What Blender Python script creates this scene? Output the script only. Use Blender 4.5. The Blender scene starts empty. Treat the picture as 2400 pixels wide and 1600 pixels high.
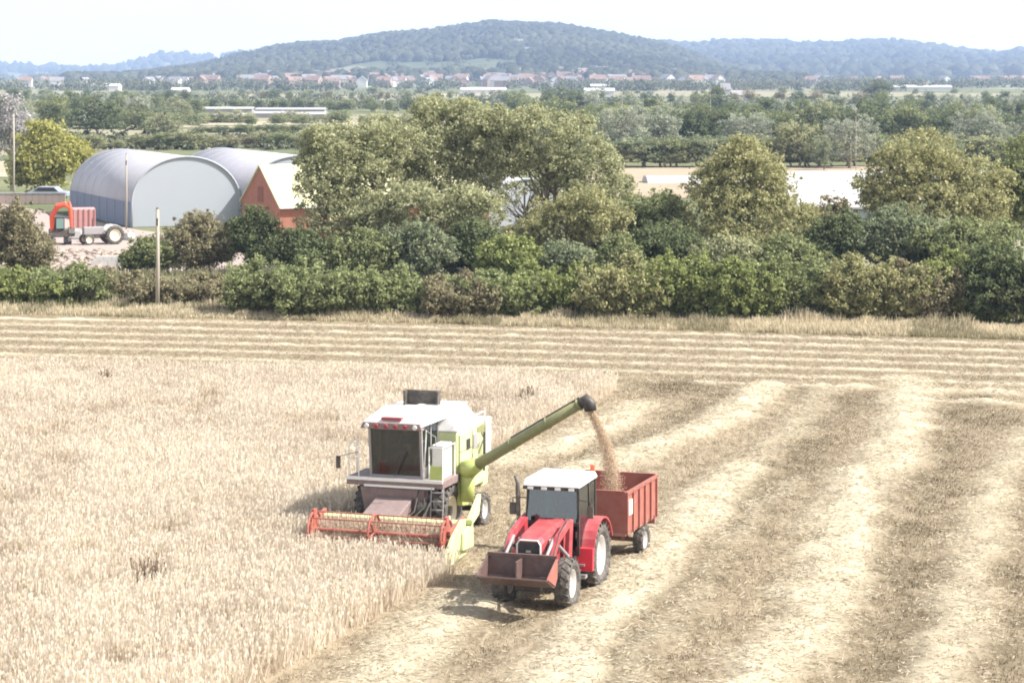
import bpy, bmesh, math, random
import numpy as np
from mathutils import Vector, Matrix, Quaternion
R = math.radians
scn = bpy.context.scene
COL = scn.collection
# ------------------------------------------------------------------ camera, sky, sun, exposure
HC, FPX, HY = 13.2, 5500.0, 170.0           # camera height (m), focal length and horizon row on a 2400 px wide frame
cam = bpy.data.cameras.new('camera'); camo = bpy.data.objects.new('camera', cam); COL.objects.link(camo)
camo.location = (0, 0, HC); camo.rotation_euler = (R(90), 0, 0)
cam.sensor_width = 36; cam.lens = 36 * FPX / 2400; cam.shift_y = -(800 - HY) / 2400
cam.clip_start = 1; cam.clip_end = 60000
scn.camera = camo
SUN_EL = R(47)
sdir = Vector((math.cos(SUN_EL) * .985, -math.cos(SUN_EL) * .17, math.sin(SUN_EL))).normalized()
w = bpy.data.worlds.new('World'); scn.world = w; w.use_nodes = True
nt = w.node_tree; nt.nodes.clear()
sky = nt.nodes.new('ShaderNodeTexSky'); sky.sky_type = 'NISHITA'; sky.sun_disc = False
sky.sun_elevation = SUN_EL; sky.sun_rotation = math.atan2(sdir.x, sdir.y)
sky.air_density = 1.0; sky.dust_density = 4.5; sky.ozone_density = .6
bg = nt.nodes.new('ShaderNodeBackground'); bg.inputs[1].default_value = .15
wo = nt.nodes.new('ShaderNodeOutputWorld')
# thin bright cloud veil over the blue
wtc = nt.nodes.new('ShaderNodeTexCoord'); wn = nt.nodes.new('ShaderNodeTexNoise'); wn.inputs['Scale'].default_value = 2.2; wn.inputs['Detail'].default_value = 5
wmp = nt.nodes.new('ShaderNodeMapping'); wmp.inputs['Scale'].default_value = (1, 1, 4)
nt.links.new(wtc.outputs['Generated'], wmp.inputs[0]); nt.links.new(wmp.outputs[0], wn.inputs['Vector'])
wr = nt.nodes.new('ShaderNodeMapRange'); wr.inputs[1].default_value = .3; wr.inputs[2].default_value = .7; wr.inputs[3].default_value = .55; wr.inputs[4].default_value = .8
wm = nt.nodes.new('ShaderNodeMix'); wm.data_type = 'RGBA'; wm.inputs[7].default_value = (3.5, 3.45, 3.45, 1)
wsx = nt.nodes.new('ShaderNodeSeparateXYZ'); nt.links.new(wtc.outputs['Generated'], wsx.inputs[0])
wel = nt.nodes.new('ShaderNodeMapRange'); wel.inputs[1].default_value = .08; wel.inputs[2].default_value = .4; nt.links.new(wsx.outputs[2], wel.inputs[0])
wcl = nt.nodes.new('ShaderNodeMix'); wcl.data_type = 'RGBA'; wcl.inputs[6].default_value = (8.2, 7.7, 7.3, 1); wcl.inputs[7].default_value = (1.7, 1.75, 1.85, 1)
nt.links.new(wel.outputs[0], wcl.inputs[0]); nt.links.new(wcl.outputs[2], wm.inputs[7])
nt.links.new(wn.outputs[0], wr.inputs[0]); nt.links.new(wr.outputs[0], wm.inputs[0]); nt.links.new(sky.outputs[0], wm.inputs[6]); nt.links.new(wm.outputs[2], bg.inputs[0]); nt.links.new(bg.outputs[0], wo.inputs[0])
sl = bpy.data.lights.new('sun', 'SUN'); sl.energy = 4.5; sl.angle = R(.6); sl.color = (1, .965, .92)
so = bpy.data.objects.new('sun', sl); COL.objects.link(so); so.rotation_euler = sdir.to_track_quat('Z', 'Y').to_euler()
so.location = (40, 0, 60)
scn.view_settings.view_transform = 'Standard'; scn.view_settings.look = 'None'
scn.view_settings.exposure = 1.12; scn.view_settings.gamma = 1
scn.render.engine = 'CYCLES'
scn.cycles.max_bounces = 6; scn.cycles.diffuse_bounces = 3; scn.cycles.transparent_max_bounces = 8
scn.cycles.volume_bounces = 1; scn.cycles.use_denoising = True; scn.cycles.filter_width = 1.9

rng = np.random.default_rng(7)
random.seed(7)
def at(px, py, z=0.0):                        # ground point seen at a pixel of the 2400 px frame
    d = (HC - z) * FPX / (py - HY); return ((px - 1200) / FPX * d, d)
def X(px, d): return (px - 1200) / FPX * d
def Z(py, d): return HC - (py - HY) * d / FPX

# ------------------------------------------------------------------ materials
def new_mat(name):
    m = bpy.data.materials.new(name); m.use_nodes = True
    b = m.node_tree.nodes['Principled BSDF']; return m, m.node_tree, b
def paint(name, col, rough=.5, metal=0, dirt=.12, scale=6, dirtcol=None, bump=0, spec=.4):
    m, t, b = new_mat(name)
    tc = t.nodes.new('ShaderNodeTexCoord'); n = t.nodes.new('ShaderNodeTexNoise')
    n.inputs['Scale'].default_value = scale; n.inputs['Detail'].default_value = 6; n.inputs['Roughness'].default_value = .65
    t.links.new(tc.outputs['Object'], n.inputs['Vector'])
    r = t.nodes.new('ShaderNodeValToRGB'); r.color_ramp.elements[0].position = .38; r.color_ramp.elements[1].position = .7
    dc = dirtcol or (.42, .36, .26)
    r.color_ramp.elements[0].color = (*col, 1)
    r.color_ramp.elements[1].color = tuple(c * (1 - dirt) + e * dirt for c, e in zip(col, dc)) + (1,)
    t.links.new(n.outputs[0], r.inputs[0])
    if dirt > 0:
        ge = t.nodes.new('ShaderNodeNewGeometry'); sx = t.nodes.new('ShaderNodeSeparateXYZ'); t.links.new(ge.outputs['Normal'], sx.inputs[0])
        up = t.nodes.new('ShaderNodeMapRange'); up.inputs[1].default_value = -.2; up.inputs[2].default_value = 1; up.inputs[3].default_value = .05; up.inputs[4].default_value = .45; t.links.new(sx.outputs[2], up.inputs[0])
        n3 = t.nodes.new('ShaderNodeTexNoise'); n3.inputs['Scale'].default_value = scale * .45; n3.inputs['Detail'].default_value = 8; n3.inputs['Roughness'].default_value = .75; t.links.new(tc.outputs['Object'], n3.inputs['Vector'])
        mr = t.nodes.new('ShaderNodeMapRange'); mr.inputs[1].default_value = .35; mr.inputs[2].default_value = .7; t.links.new(n3.outputs[0], mr.inputs[0])
        mu = t.nodes.new('ShaderNodeMath'); mu.operation = 'MULTIPLY'; t.links.new(up.outputs[0], mu.inputs[0]); t.links.new(mr.outputs[0], mu.inputs[1])
        mx = t.nodes.new('ShaderNodeMix'); mx.data_type = 'RGBA'; mx.inputs[7].default_value = (*[.5 * c + .5 * e for c, e in zip(col, (.42, .36, .27))], 1)
        t.links.new(mu.outputs[0], mx.inputs[0]); t.links.new(r.outputs[0], mx.inputs[6]); t.links.new(mx.outputs[2], b.inputs['Base Color'])
    else: t.links.new(r.outputs[0], b.inputs['Base Color'])
    b.inputs['Roughness'].default_value = rough; b.inputs['Metallic'].default_value = metal
    b.inputs['Specular IOR Level'].default_value = spec
    if bump:
        bp = t.nodes.new('ShaderNodeBump'); bp.inputs['Strength'].default_value = bump; bp.inputs['Distance'].default_value = .03
        t.links.new(n.outputs[0], bp.inputs['Height']); t.links.new(bp.outputs[0], b.inputs['Normal'])
    return m
def leaf_mat(name, lo, hi, transl=.42):       # colour runs lo..hi with the 'tone' each leaf carries
    m, t, b = new_mat(name); t.nodes.remove(b)
    a = t.nodes.new('ShaderNodeAttribute'); a.attribute_name = 'tone'
    mx = t.nodes.new('ShaderNodeMix'); mx.data_type = 'RGBA'
    mx.inputs[6].default_value = (*lo, 1); mx.inputs[7].default_value = (*hi, 1)
    t.links.new(a.outputs['Fac'], mx.inputs[0])
    d = t.nodes.new('ShaderNodeBsdfDiffuse'); tr = t.nodes.new('ShaderNodeBsdfTranslucent')
    ms = t.nodes.new('ShaderNodeMixShader'); ms.inputs[0].default_value = transl
    t.links.new(mx.outputs[2], d.inputs[0]); t.links.new(mx.outputs[2], tr.inputs[0])
    t.links.new(d.outputs[0], ms.inputs[1]); t.links.new(tr.outputs[0], ms.inputs[2])
    t.links.new(ms.outputs[0], t.nodes['Material Output'].inputs[0])
    return m
def glass(name, tint, fac=.35, gloss=.12):    # tinted cab glass: tinted see-through plus a reflection
    m, t, b = new_mat(name); t.nodes.remove(b)
    tr = t.nodes.new('ShaderNodeBsdfTransparent'); tr.inputs[0].default_value = (*[fac * c for c in tint], 1)
    g = t.nodes.new('ShaderNodeBsdfGlossy'); g.inputs['Roughness'].default_value = .08; g.inputs[0].default_value = (.9, .95, 1, 1)
    f = t.nodes.new('ShaderNodeFresnel'); f.inputs[0].default_value = 1.5
    ad = t.nodes.new('ShaderNodeMath'); ad.operation = 'ADD'; ad.inputs[1].default_value = gloss
    ms = t.nodes.new('ShaderNodeMixShader')
    t.links.new(f.outputs[0], ad.inputs[0]); t.links.new(ad.outputs[0], ms.inputs[0])
    t.links.new(tr.outputs[0], ms.inputs[1]); t.links.new(g.outputs[0], ms.inputs[2])
    t.links.new(ms.outputs[0], t.nodes['Material Output'].inputs[0]); return m

M = dict(
  white=paint('white_paint', (.78, .78, .76), .4, dirt=.12),
  lime=paint('lime_paint', (.4, .47, .12), .45, dirt=.25, dirtcol=(.62, .6, .4)),
  palelime=paint('pale_lime_paint', (.55, .6, .3), .5, dirt=.3, dirtcol=(.55, .54, .4)),
  olive=paint('olive_paint', (.2, .215, .09), .5, dirt=.3),
  black=paint('black_paint', (.02, .02, .022), .5, dirt=.1),
  dark=paint('dark_steel', (.05, .045, .045), .6, dirt=.25),
  grey=paint('grey_paint', (.3, .29, .3), .5, dirt=.2),
  pinkgrey=paint('dusty_maroon_panel', (.2, .14, .145), .6, dirt=.3),
  red=paint('red_paint', (.37, .035, .05), .42, dirt=.3, scale=3, dirtcol=(.5, .25, .22)),
  brightred=paint('bright_red_paint', (.7, .03, .06), .35, dirt=.05),
  reel=paint('dusty_reel_paint', (.31, .062, .048), .6, dirt=.45, scale=4, dirtcol=(.5, .33, .22)),
  orange=paint('orange_red_paint', (.72, .09, .035), .45, dirt=.15),
  rust=paint('faded_red_steel', (.28, .085, .065), .7, dirt=.5, scale=3, dirtcol=(.36, .18, .14)),
  rustin=paint('worn_steel_inside', (.3, .12, .1), .7, dirt=.4, scale=2),
  bucket=paint('bucket_steel', (.09, .055, .05), .55, dirt=.35, dirtcol=(.25, .15, .13)),
  tyre=paint('tyre_rubber', (.045, .043, .042), .8, dirt=.5, scale=9, dirtcol=(.28, .25, .21)),
  rim=paint('silver_rim', (.45, .44, .43), .5, dirt=.45),
  cream=paint('cream_rim', (.78, .72, .55), .5, dirt=.2),
  skin=paint('skin', (.55, .33, .24), .6, dirt=0),
  shirt=paint('blue_shirt', (.1, .2, .42), .8, dirt=0),
  trousers=paint('dark_trousers', (.05, .055, .08), .8, dirt=0),
  hair=paint('brown_hair', (.08, .05, .03), .8, dirt=0),
  seat=paint('seat_fabric', (.04, .04, .05), .8, dirt=.1),
  lamp=paint('lamp_glass', (.75, .75, .72), .2, dirt=0),
  redlamp=paint('red_lamp_housing', (.3, .04, .06), .4, dirt=.1),
  tint=glass('tinted_glass', (.66, .72, .68), .62, .03),
  clear=glass('pale_cab_glass', (.6, .85, .92), .55, .05),
  brick=paint('red_brick', (.33, .13, .085), .9, dirt=.35, scale=2, dirtcol=(.4, .24, .17)),
  brickdark=paint('dark_door_boards', (.2, .07, .05), .9, dirt=.2),
  creamroof=paint('cream_roof_sheet', (.52, .5, .3), .7, dirt=.2, scale=.8, dirtcol=(.42, .38, .22)),
  gable=paint('pale_sheet_gable', (.33, .36, .4), .6, dirt=.12, scale=.6, dirtcol=(.26, .28, .3)),
  sheet=paint('grey_sheet_roof', (.42, .42, .46), .55, dirt=.15, scale=.7, dirtcol=(.3, .3, .33)),
  bluewall=paint('blue_grey_wall_sheet', (.17, .21, .3), .7, dirt=.2, scale=.6, dirtcol=(.24, .26, .31)),
  polythene=paint('white_polythene', (.8, .8, .82), .5, dirt=.1, scale=1),
  wood=paint('weathered_wood', (.36, .33, .27), .9, dirt=.3, scale=4),
  bark=paint('bark', (.16, .13, .1), .9, dirt=.3, scale=4),
  palebark=paint('pale_bark', (.4, .37, .34), .9, dirt=.3, scale=4),
  yard=paint('dusty_concrete', (.36, .29, .26), .95, dirt=.5, scale=.35, dirtcol=(.26, .2, .17)),
  farwhite=paint('dull_white_sheet', (.5, .5, .5), .8, dirt=.2),
  render_=paint('white_render', (.6, .6, .58), .9, dirt=.1),
  farroof=paint('brown_tile_roof', (.2, .12, .1), .9, dirt=.3, scale=.4),
  pinkwall=paint('pinkish_brick_wall', (.33, .24, .215), .9, dirt=.2, scale=.4),
  greyroof=paint('slate_roof', (.2, .2, .23), .9, dirt=.2, scale=.4),
)

# ------------------------------------------------------------------ mesh helpers
def link(o, parent=None):
    COL.objects.link(o)
    if parent: o.parent = parent
    return o
def tag(o, label=None, cat=None, group=None, kind=None):
    if label: o['label'] = label
    if cat: o['category'] = cat
    if group: o['group'] = group
    if kind: o['kind'] = kind
    return o
def thing(name, label, cat, loc=(0, 0, 0), rz=0, group=None):
    o = bpy.data.objects.new(name, None); o.empty_display_size = .5; link(o)
    o.location = loc; o.rotation_euler = (0, 0, rz); return tag(o, label, cat, group)
class MB:
    def __init__(s): s.v = []; s.f = []
    def add(s, vs, fs):
        b = len(s.v); s.v += [tuple(v) for v in vs]; s.f += [tuple(b + i for i in f) for f in fs]; return s
    def hexa(s, p):                            # 8 corners: bottom 4 ccw, top 4 ccw
        return s.add(p, [(3, 2, 1, 0), (4, 5, 6, 7), (0, 1, 5, 4), (1, 2, 6, 5), (2, 3, 7, 6), (3, 0, 4, 7)])
    def box(s, x0, x1, y0, y1, z0, z1):
        return s.hexa([(x0, y0, z0), (x1, y0, z0), (x1, y1, z0), (x0, y1, z0), (x0, y0, z1), (x1, y0, z1), (x1, y1, z1), (x0, y1, z1)])
    def prism(s, poly, x0, x1, ax='x'):        # polygon in the other two axes, extruded along ax
        def P(a, u, v): return {'x': (a, u, v), 'y': (u, a, v), 'z': (u, v, a)}[ax]
        n = len(poly); vs = [P(x0, *p) for p in poly] + [P(x1, *p) for p in poly]
        return s.add(vs, [tuple(range(n))[::-1], tuple(range(n, 2 * n))] + [(i, (i + 1) % n, n + (i + 1) % n, n + i) for i in range(n)])
    def cyl(s, a, b, r0, r1=None, n=14):
        r1 = r0 if r1 is None else r1; a = Vector(a); b = Vector(b); d = (b - a).normalized()
        u = d.orthogonal().normalized(); w_ = d.cross(u)
        ring = lambda c, r: [c + (u * math.cos(2 * math.pi * i / n) + w_ * math.sin(2 * math.pi * i / n)) * r for i in range(n)]
        return s.add(ring(a, r0) + ring(b, r1), [tuple(range(n))[::-1], tuple(range(n, 2 * n))] + [(i, (i + 1) % n, n + (i + 1) % n, n + i) for i in range(n)])
    def tube(s, pts, rs, n=8):
        pts = [Vector(p) for p in pts]
        if not hasattr(rs, '__len__'): rs = [rs] * len(pts)
        vs = []; fs = []
        u = (pts[1] - pts[0]).orthogonal().normalized()
        for k, p in enumerate(pts):
            d = (pts[min(k + 1, len(pts) - 1)] - pts[max(k - 1, 0)]).normalized()
            u = (u - d * u.dot(d)).normalized(); w_ = d.cross(u)
            vs += [p + (u * math.cos(2 * math.pi * i / n) + w_ * math.sin(2 * math.pi * i / n)) * rs[k] for i in range(n)]
        for k in range(len(pts) - 1):
            for i in range(n): j = (i + 1) % n; fs.append((k * n + i, k * n + j, (k + 1) * n + j, (k + 1) * n + i))
        fs += [tuple(range(n))[::-1], tuple(range((len(pts) - 1) * n, len(pts) * n))]
        return s.add(vs, fs)
    def lathe_x(s, prof, c, n=36):             # profile (x, r) turned about an x axis through c
        vs = []; m = len(prof)
        for i in range(n):
            a = 2 * math.pi * i / n
            vs += [(c[0] + x, c[1] + r * math.cos(a), c[2] + r * math.sin(a)) for x, r in prof]
        return s.add(vs, [(i * m + k, i * m + k + 1, ((i + 1) % n) * m + k + 1, ((i + 1) % n) * m + k) for i in range(n) for k in range(m - 1)])
    def build(s, name, mat, parent=None, bevel=0, smooth=False):
        me = bpy.data.meshes.new(name); me.from_pydata(s.v, [], s.f); me.validate()
        bm = bmesh.new(); bm.from_mesh(me); bmesh.ops.recalc_face_normals(bm, faces=bm.faces); bm.to_mesh(me); bm.free()
        me.materials.append(mat)
        if smooth:
            for p in me.polygons: p.use_smooth = True
        o = link(bpy.data.objects.new(name, me), parent)
        if bevel:
            b = o.modifiers.new('bevel', 'BEVEL'); b.width = bevel; b.segments = 2; b.limit_method = 'ANGLE'; b.angle_limit = R(40)
        return o
def np_mesh(name, co, faces, k, mat, tone=None):     # co (n,3), faces flat with k corners each
    me = bpy.data.meshes.new(name); nf = len(faces) // k
    me.vertices.add(len(co)); me.vertices.foreach_set('co', np.ascontiguousarray(co, dtype=np.float32).ravel())
    me.loops.add(len(faces)); me.loops.foreach_set('vertex_index', np.ascontiguousarray(faces, dtype=np.int32))
    me.polygons.add(nf); me.polygons.foreach_set('loop_start', np.arange(0, nf * k, k, dtype=np.int32))
    me.update(calc_edges=True)
    if tone is not None:
        a = me.attributes.new('tone', 'FLOAT', 'FACE'); a.data.foreach_set('value', np.ascontiguousarray(tone, dtype=np.float32))
    me.materials.append(mat); return me
def unit(a): return a / np.maximum(np.linalg.norm(a, axis=-1, keepdims=True), 1e-9)
def quads(p, u, v):                           # diamonds p +- u, p +- v
    n = len(p); co = np.stack([p + u, p + v, p - u, p - v], 1).reshape(-1, 3)
    return co, np.arange(4 * n)

def vnoise(x, y, s, seed=0):                  # smooth value noise in [0,1]
    r_ = np.random.default_rng(seed); T = r_.random((64, 64))
    x = x / s; y = y / s; xi = np.floor(x).astype(int); yi = np.floor(y).astype(int); fx = x - xi; fy = y - yi
    fx = fx * fx * (3 - 2 * fx); fy = fy * fy * (3 - 2 * fy)
    g = lambda a, b: T[a % 64, b % 64]
    return (g(xi, yi) * (1 - fx) + g(xi + 1, yi) * fx) * (1 - fy) + (g(xi, yi + 1) * (1 - fx) + g(xi + 1, yi + 1) * fx) * fy
def inpoly(x, y, poly):
    r_ = np.zeros(x.shape, bool); n = len(poly)
    for i in range(n):
        x0, y0 = poly[i]; x1, y1 = poly[(i + 1) % n]
        if y0 == y1: continue
        c = ((y0 > y) != (y1 > y)) & (x < (x1 - x0) * (y - y0) / (y1 - y0) + x0); r_ ^= c
    return r_
def dist_poly(x, y, pl):
    d = np.full(x.shape, 1e9)
    for (x0, y0), (x1, y1) in zip(pl[:-1], pl[1:]):
        dx, dy = x1 - x0, y1 - y0; t = np.clip(((x - x0) * dx + (y - y0) * dy) / (dx * dx + dy * dy), 0, 1)
        d = np.minimum(d, np.hypot(x - x0 - t * dx, y - y0 - t * dy))
    return d

# ------------------------------------------------------------------ terrain
def sheet_mat(name, c1, c2, s1, c3=None, s2=None, stretch=1):
    m, t, b = new_mat(name)
    tc = t.nodes.new('ShaderNodeTexCoord'); mp = t.nodes.new('ShaderNodeMapping'); mp.inputs['Scale'].default_value = (1, stretch, 1)
    t.links.new(tc.outputs['Object'], mp.inputs[0])
    n = t.nodes.new('ShaderNodeTexNoise'); n.inputs['Scale'].default_value = s1; n.inputs['Detail'].default_value = 8; n.inputs['Roughness'].default_value = .7
    t.links.new(mp.outputs[0], n.inputs['Vector'])
    r = t.nodes.new('ShaderNodeValToRGB'); r.color_ramp.elements[0].position = .38; r.color_ramp.elements[1].position = .62
    r.color_ramp.elements[0].color = (*c1, 1); r.color_ramp.elements[1].color = (*c2, 1); t.links.new(n.outputs[0], r.inputs[0])
    out = r.outputs[0]
    if c3:
        n2 = t.nodes.new('ShaderNodeTexVoronoi'); n2.inputs['Scale'].default_value = s2; t.links.new(mp.outputs[0], n2.inputs['Vector'])
        sp = t.nodes.new('ShaderNodeSeparateColor'); t.links.new(n2.outputs['Color'], sp.inputs[0])
        st = t.nodes.new('ShaderNodeMath'); st.operation = 'GREATER_THAN'; st.inputs[1].default_value = .62; t.links.new(sp.outputs[0], st.inputs[0])
        mx = t.nodes.new('ShaderNodeMix'); mx.data_type = 'RGBA'; mx.inputs[7].default_value = (*c3, 1)
        t.links.new(st.outputs[0], mx.inputs[0]); t.links.new(out, mx.inputs[6]); out = mx.outputs[2]
    t.links.new(out, b.inputs['Base Color']); b.inputs['Roughness'].default_value = 1; b.inputs['Specular IOR Level'].default_value = .1
    return m
M['plain'] = sheet_mat('plain_grass', (.1, .12, .06), (.18, .185, .1), .02, (.26, .24, .16), .004)
M['hill'] = sheet_mat('hill_pasture', (.07, .09, .05), (.12, .13, .07), .01, (.2, .19, .12), .003)
g = MB(); g.add([(-9000, -200, -.04), (9000, -200, -.04), (9000, 14000, -.04), (-9000, 14000, -.04)], [(0, 1, 2, 3)])
tag(g.build('ground', M['plain']), kind='structure')

def patch(name, pts, mat, z):
    m = MB(); m.add([(*p, z) for p in pts], [tuple(range(len(pts)))]); return tag(m.build(name, mat), kind='structure')
M['pale'] = sheet_mat('pale_stubble_far', (.3, .27, .19), (.4, .36, .26), .05)
M['green'] = sheet_mat('green_meadow', (.13, .15, .08), (.2, .21, .12), .03)
M['tan'] = sheet_mat('tan_field', (.3, .245, .175), (.37, .3, .22), .05)
M['brickfield'] = sheet_mat('ploughed_red_field', (.45, .25, .18), (.5, .3, .22), .02)
def pp(*a): return [at(x, y) for x, y in a]
patch('stubble_field', pp((395, 300), (400, 286), (1000, 284), (1000, 300)), M['pale'], .02)
patch('pasture', pp((200, 345), (200, 318), (1100, 312), (1100, 345)), M['green'], .025)
patch('tan_field', pp((1300, 462), (1400, 389), (2150, 390), (2300, 440), (2300, 470)), M['tan'], .02)
patch('pale_verge', pp((-60, 415), (-60, 378), (30, 378), (30, 415)), M['pale'], .02)
patch('pale_field', pp((1680, 201), (1690, 196), (1900, 196), (1960, 201)), M['pale'], .03)
patch('pale_field', pp((1090, 226), (1075, 217), (1190, 217), (1190, 226)), M['pale'], .03)
patch('meadow', pp((900, 228), (900, 220), (1100, 220), (1100, 228)), M['pale'], .035)
YARD = [at(-80, 640), at(-80, 460), at(330, 540), at(760, 590), at(760, 640)]
patch('farm_yard', YARD, M['yard'], .0)

RID = dict(
 main=(4300, 2300, [(150, 178), (300, 174), (370, 165), (480, 150), (560, 130), (640, 113), (720, 103), (800, 99), (880, 83), (960, 77), (1040, 69), (1100, 60), (1150, 53), (1200, 57), (1300, 59), (1400, 76), (1480, 89), (1560, 106), (1620, 124), (1690, 152), (1760, 170), (1900, 180)]),
 right=(6800, 3700, [(1200, 120), (1500, 106), (1560, 105), (1640, 109), (1690, 102), (1830, 102), (1880, 109), (1930, 107), (2060, 101), (2130, 105), (2250, 121), (2340, 131), (2370, 123), (2430, 120), (2700, 140)]),
 far=(8600, 6300, [(-400, 150), (0, 155), (130, 160), (260, 162), (330, 143), (385, 129), (440, 132), (500, 133), (600, 125), (700, 130), (900, 150)]))
def hz(key, x, d):                            # height of a hill at (x, d)
    D, S, pr = RID[key]; a = 1200 + x / np.minimum(d, D) * FPX
    zr = -{'main': 9, 'right': 13, 'far': 7}[key] + HC + (HY - np.interp(a, [p[0] for p in pr], [p[1] for p in pr])) * D / FPX
    t = np.clip((d - S) / (D - S), 0, 1); s = t * t * (3 - 2 * t)
    s = s * (.86 + .28 * vnoise(x + 9000, d, 420, 3) * (1 - t) + .14 * t)
    back = np.clip((d - D) / 1500, 0, 1)
    ax = pr[0][0]; e = np.clip((a - ax) / 60, 0, 1) * np.clip((pr[-1][0] - a) / 60, 0, 1)
    return np.maximum(zr, 0) * s * (1 - back) * e - .1 * (1 - np.clip(t * 8, 0, 1))
def hill(key, name):
    D, S, pr = RID[key]; na, nd = 220, 60
    A = np.linspace(pr[0][0], pr[-1][0], na); Dd = np.linspace(S, D + 1500, nd)
    a, d = np.meshgrid(A, Dd); x = (a - 1200) / FPX * d
    # beyond the ridge the flank simply falls away
    z = hz(key, (a - 1200) / FPX * np.minimum(d, D), d)
    co = np.stack([x, d, z], -1).reshape(-1, 3); i = np.arange(na * nd).reshape(nd, na)
    f = np.stack([i[:-1, :-1], i[:-1, 1:], i[1:, 1:], i[1:, :-1]], -1).reshape(-1)
    me = np_mesh(name, co, f, 4, M['hill']); tag(link(bpy.data.objects.new(name, me)), kind='structure')
hill('main', 'hill'); hill('right', 'hill'); hill('far', 'hill')
# red ploughed slope at the right edge
pz = [(2290, 2700), (2500, 2700), (2500, 3300), (2340, 3300)]
m = MB(); m.add([(X(a, d), d, Z(214, 2700) if d < 3000 else Z(178, 3300)) for a, d in pz], [(0, 1, 2, 3)])
m.add([(X(a, d), d, -.1) for a, d in ((2290, 2700), (2500, 2700))] + [(X(2500, 2700), 2700, Z(214, 2700)), (X(2290, 2700), 2700, Z(214, 2700))], [(0, 1, 2, 3)])
tag(m.build('red_field_slope', M['brickfield']), kind='structure')

# ------------------------------------------------------------------ foliage
def crown(name, blobs, n, leaf, cr, mat, seed, core=.25, up=.0, flat=.8, per=38, shoot=.12):
    r_ = np.random.default_rng(seed); B = np.array(blobs, float)
    wgt = (B[:, 3] * B[:, 4] + B[:, 4] * B[:, 5] + B[:, 3] * B[:, 5]); wgt /= wgt.sum()
    nc = max(8, n // per); bi = r_.choice(len(B), nc, p=wgt)
    dr = unit(r_.normal(size=(nc, 3))); dr[:, 2] = np.where((dr[:, 2] < -.35) & (r_.random(nc) < .7), -dr[:, 2], dr[:, 2])
    rad = 1.04 - .5 * r_.random(nc) ** 1.3; sh = r_.random(nc) < shoot; rad = np.where(sh, 1.08 + .22 * r_.random(nc), rad)
    C = B[bi, :3] + dr * B[bi, 3:] * rad[:, None]; C[:, 2] = np.maximum(C[:, 2], .25)
    ct = r_.random(nc); cs = cr * (.5 + 1.0 * r_.random(nc)) * np.where(sh, .5, 1)
    k = r_.integers(0, nc, n); off = unit(r_.normal(size=(n, 3))) * (1.35 * r_.random(n) ** .8)[:, None] * cs[k][:, None]; off[:, 2] *= flat
    P = C[k] + off
    nrm = unit(dr[k] * .7 + off / cs[k][:, None] + r_.normal(size=(n, 3)) * 1.0 + np.array([0, 0, up]))
    u = unit(np.cross(nrm, r_.normal(size=(n, 3)))); v = np.cross(nrm, u)
    L = leaf * (.55 + .9 * r_.random(n))[:, None]
    tone = np.clip(.4 * ct[k] + .75 * r_.random(n) ** 1.3, 0, 1)
    if core:
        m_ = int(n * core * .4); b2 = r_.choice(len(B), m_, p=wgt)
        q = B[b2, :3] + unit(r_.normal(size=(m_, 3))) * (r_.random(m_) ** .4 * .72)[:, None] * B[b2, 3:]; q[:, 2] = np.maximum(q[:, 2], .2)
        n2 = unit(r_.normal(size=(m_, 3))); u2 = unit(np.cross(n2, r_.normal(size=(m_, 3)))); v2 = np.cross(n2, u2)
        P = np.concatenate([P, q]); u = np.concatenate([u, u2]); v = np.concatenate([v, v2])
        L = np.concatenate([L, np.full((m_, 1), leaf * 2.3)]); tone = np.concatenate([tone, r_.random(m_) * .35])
    P[:, 2] = np.maximum(P[:, 2], .06)
    co, f = quads(P, u * L, v * L * .62)
    return np_mesh(name, co, f, 4, mat, tone), C
def trunk(C, h, r, seed, z0=.0, nl=14, mat=None, spread=.35, stems=1):
    r_ = random.Random(seed); m = MB()
    cx, cy = float(np.mean(C[:, 0])), float(np.mean(C[:, 1]))
    for s_ in range(stems):
        ox, oy = (r_.uniform(-1, 1) * spread * (stems > 1), r_.uniform(-1, 1) * spread * (stems > 1))
        tx, ty = cx * .6 + ox * 2, cy * .6 + oy * 2
        pts = [(ox, oy, -.1)] + [(ox + (tx - ox) * t + r_.uniform(-.12, .12), oy + (ty - oy) * t + r_.uniform(-.12, .12), h * .8 * t) for t in (.15, .35, .55, .75, 1)]
        m.tube(pts, [r * 1.3, r, r * .85, r * .65, r * .42, r * .15], 8)
        for k in range(nl // stems):
            c = C[r_.randrange(len(C))]; t = r_.uniform(.25, .8); b = Vector(pts[2]).lerp(Vector(pts[4]), (t - .25) / .55)
            if c[2] < b.z + .2: continue
            mid = b.lerp(Vector(c), .5) + Vector((r_.uniform(-.3, .3), r_.uniform(-.3, .3), r_.uniform(0, .3)))
            m.tube([b, mid, Vector(c)], [r * .38, r * .22, r * .06], 6)
    return m
def auto_blobs(w_, h, zb, seed, n=6, depth=None):
    r_ = random.Random(seed); dp = depth or w_ * .85; out = []
    H = h - zb
    out.append((0, 0, zb + H * .52, w_ * .36, dp * .36, H * .46))
    for i in range(n):
        a = 2 * math.pi * (i + r_.random() * .6) / n; q = r_.uniform(.22, .3)
        zc = zb + H * r_.uniform(.3, .68); s_ = r_.uniform(.19, .27)
        out.append((math.cos(a) * w_ * q, math.sin(a) * dp * q, zc, w_ * s_, dp * s_, H * r_.uniform(.22, .32)))
    out.append((r_.uniform(-.1, .1) * w_, 0, zb + H * .8, w_ * .2, dp * .2, H * .2))
    return out
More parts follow.
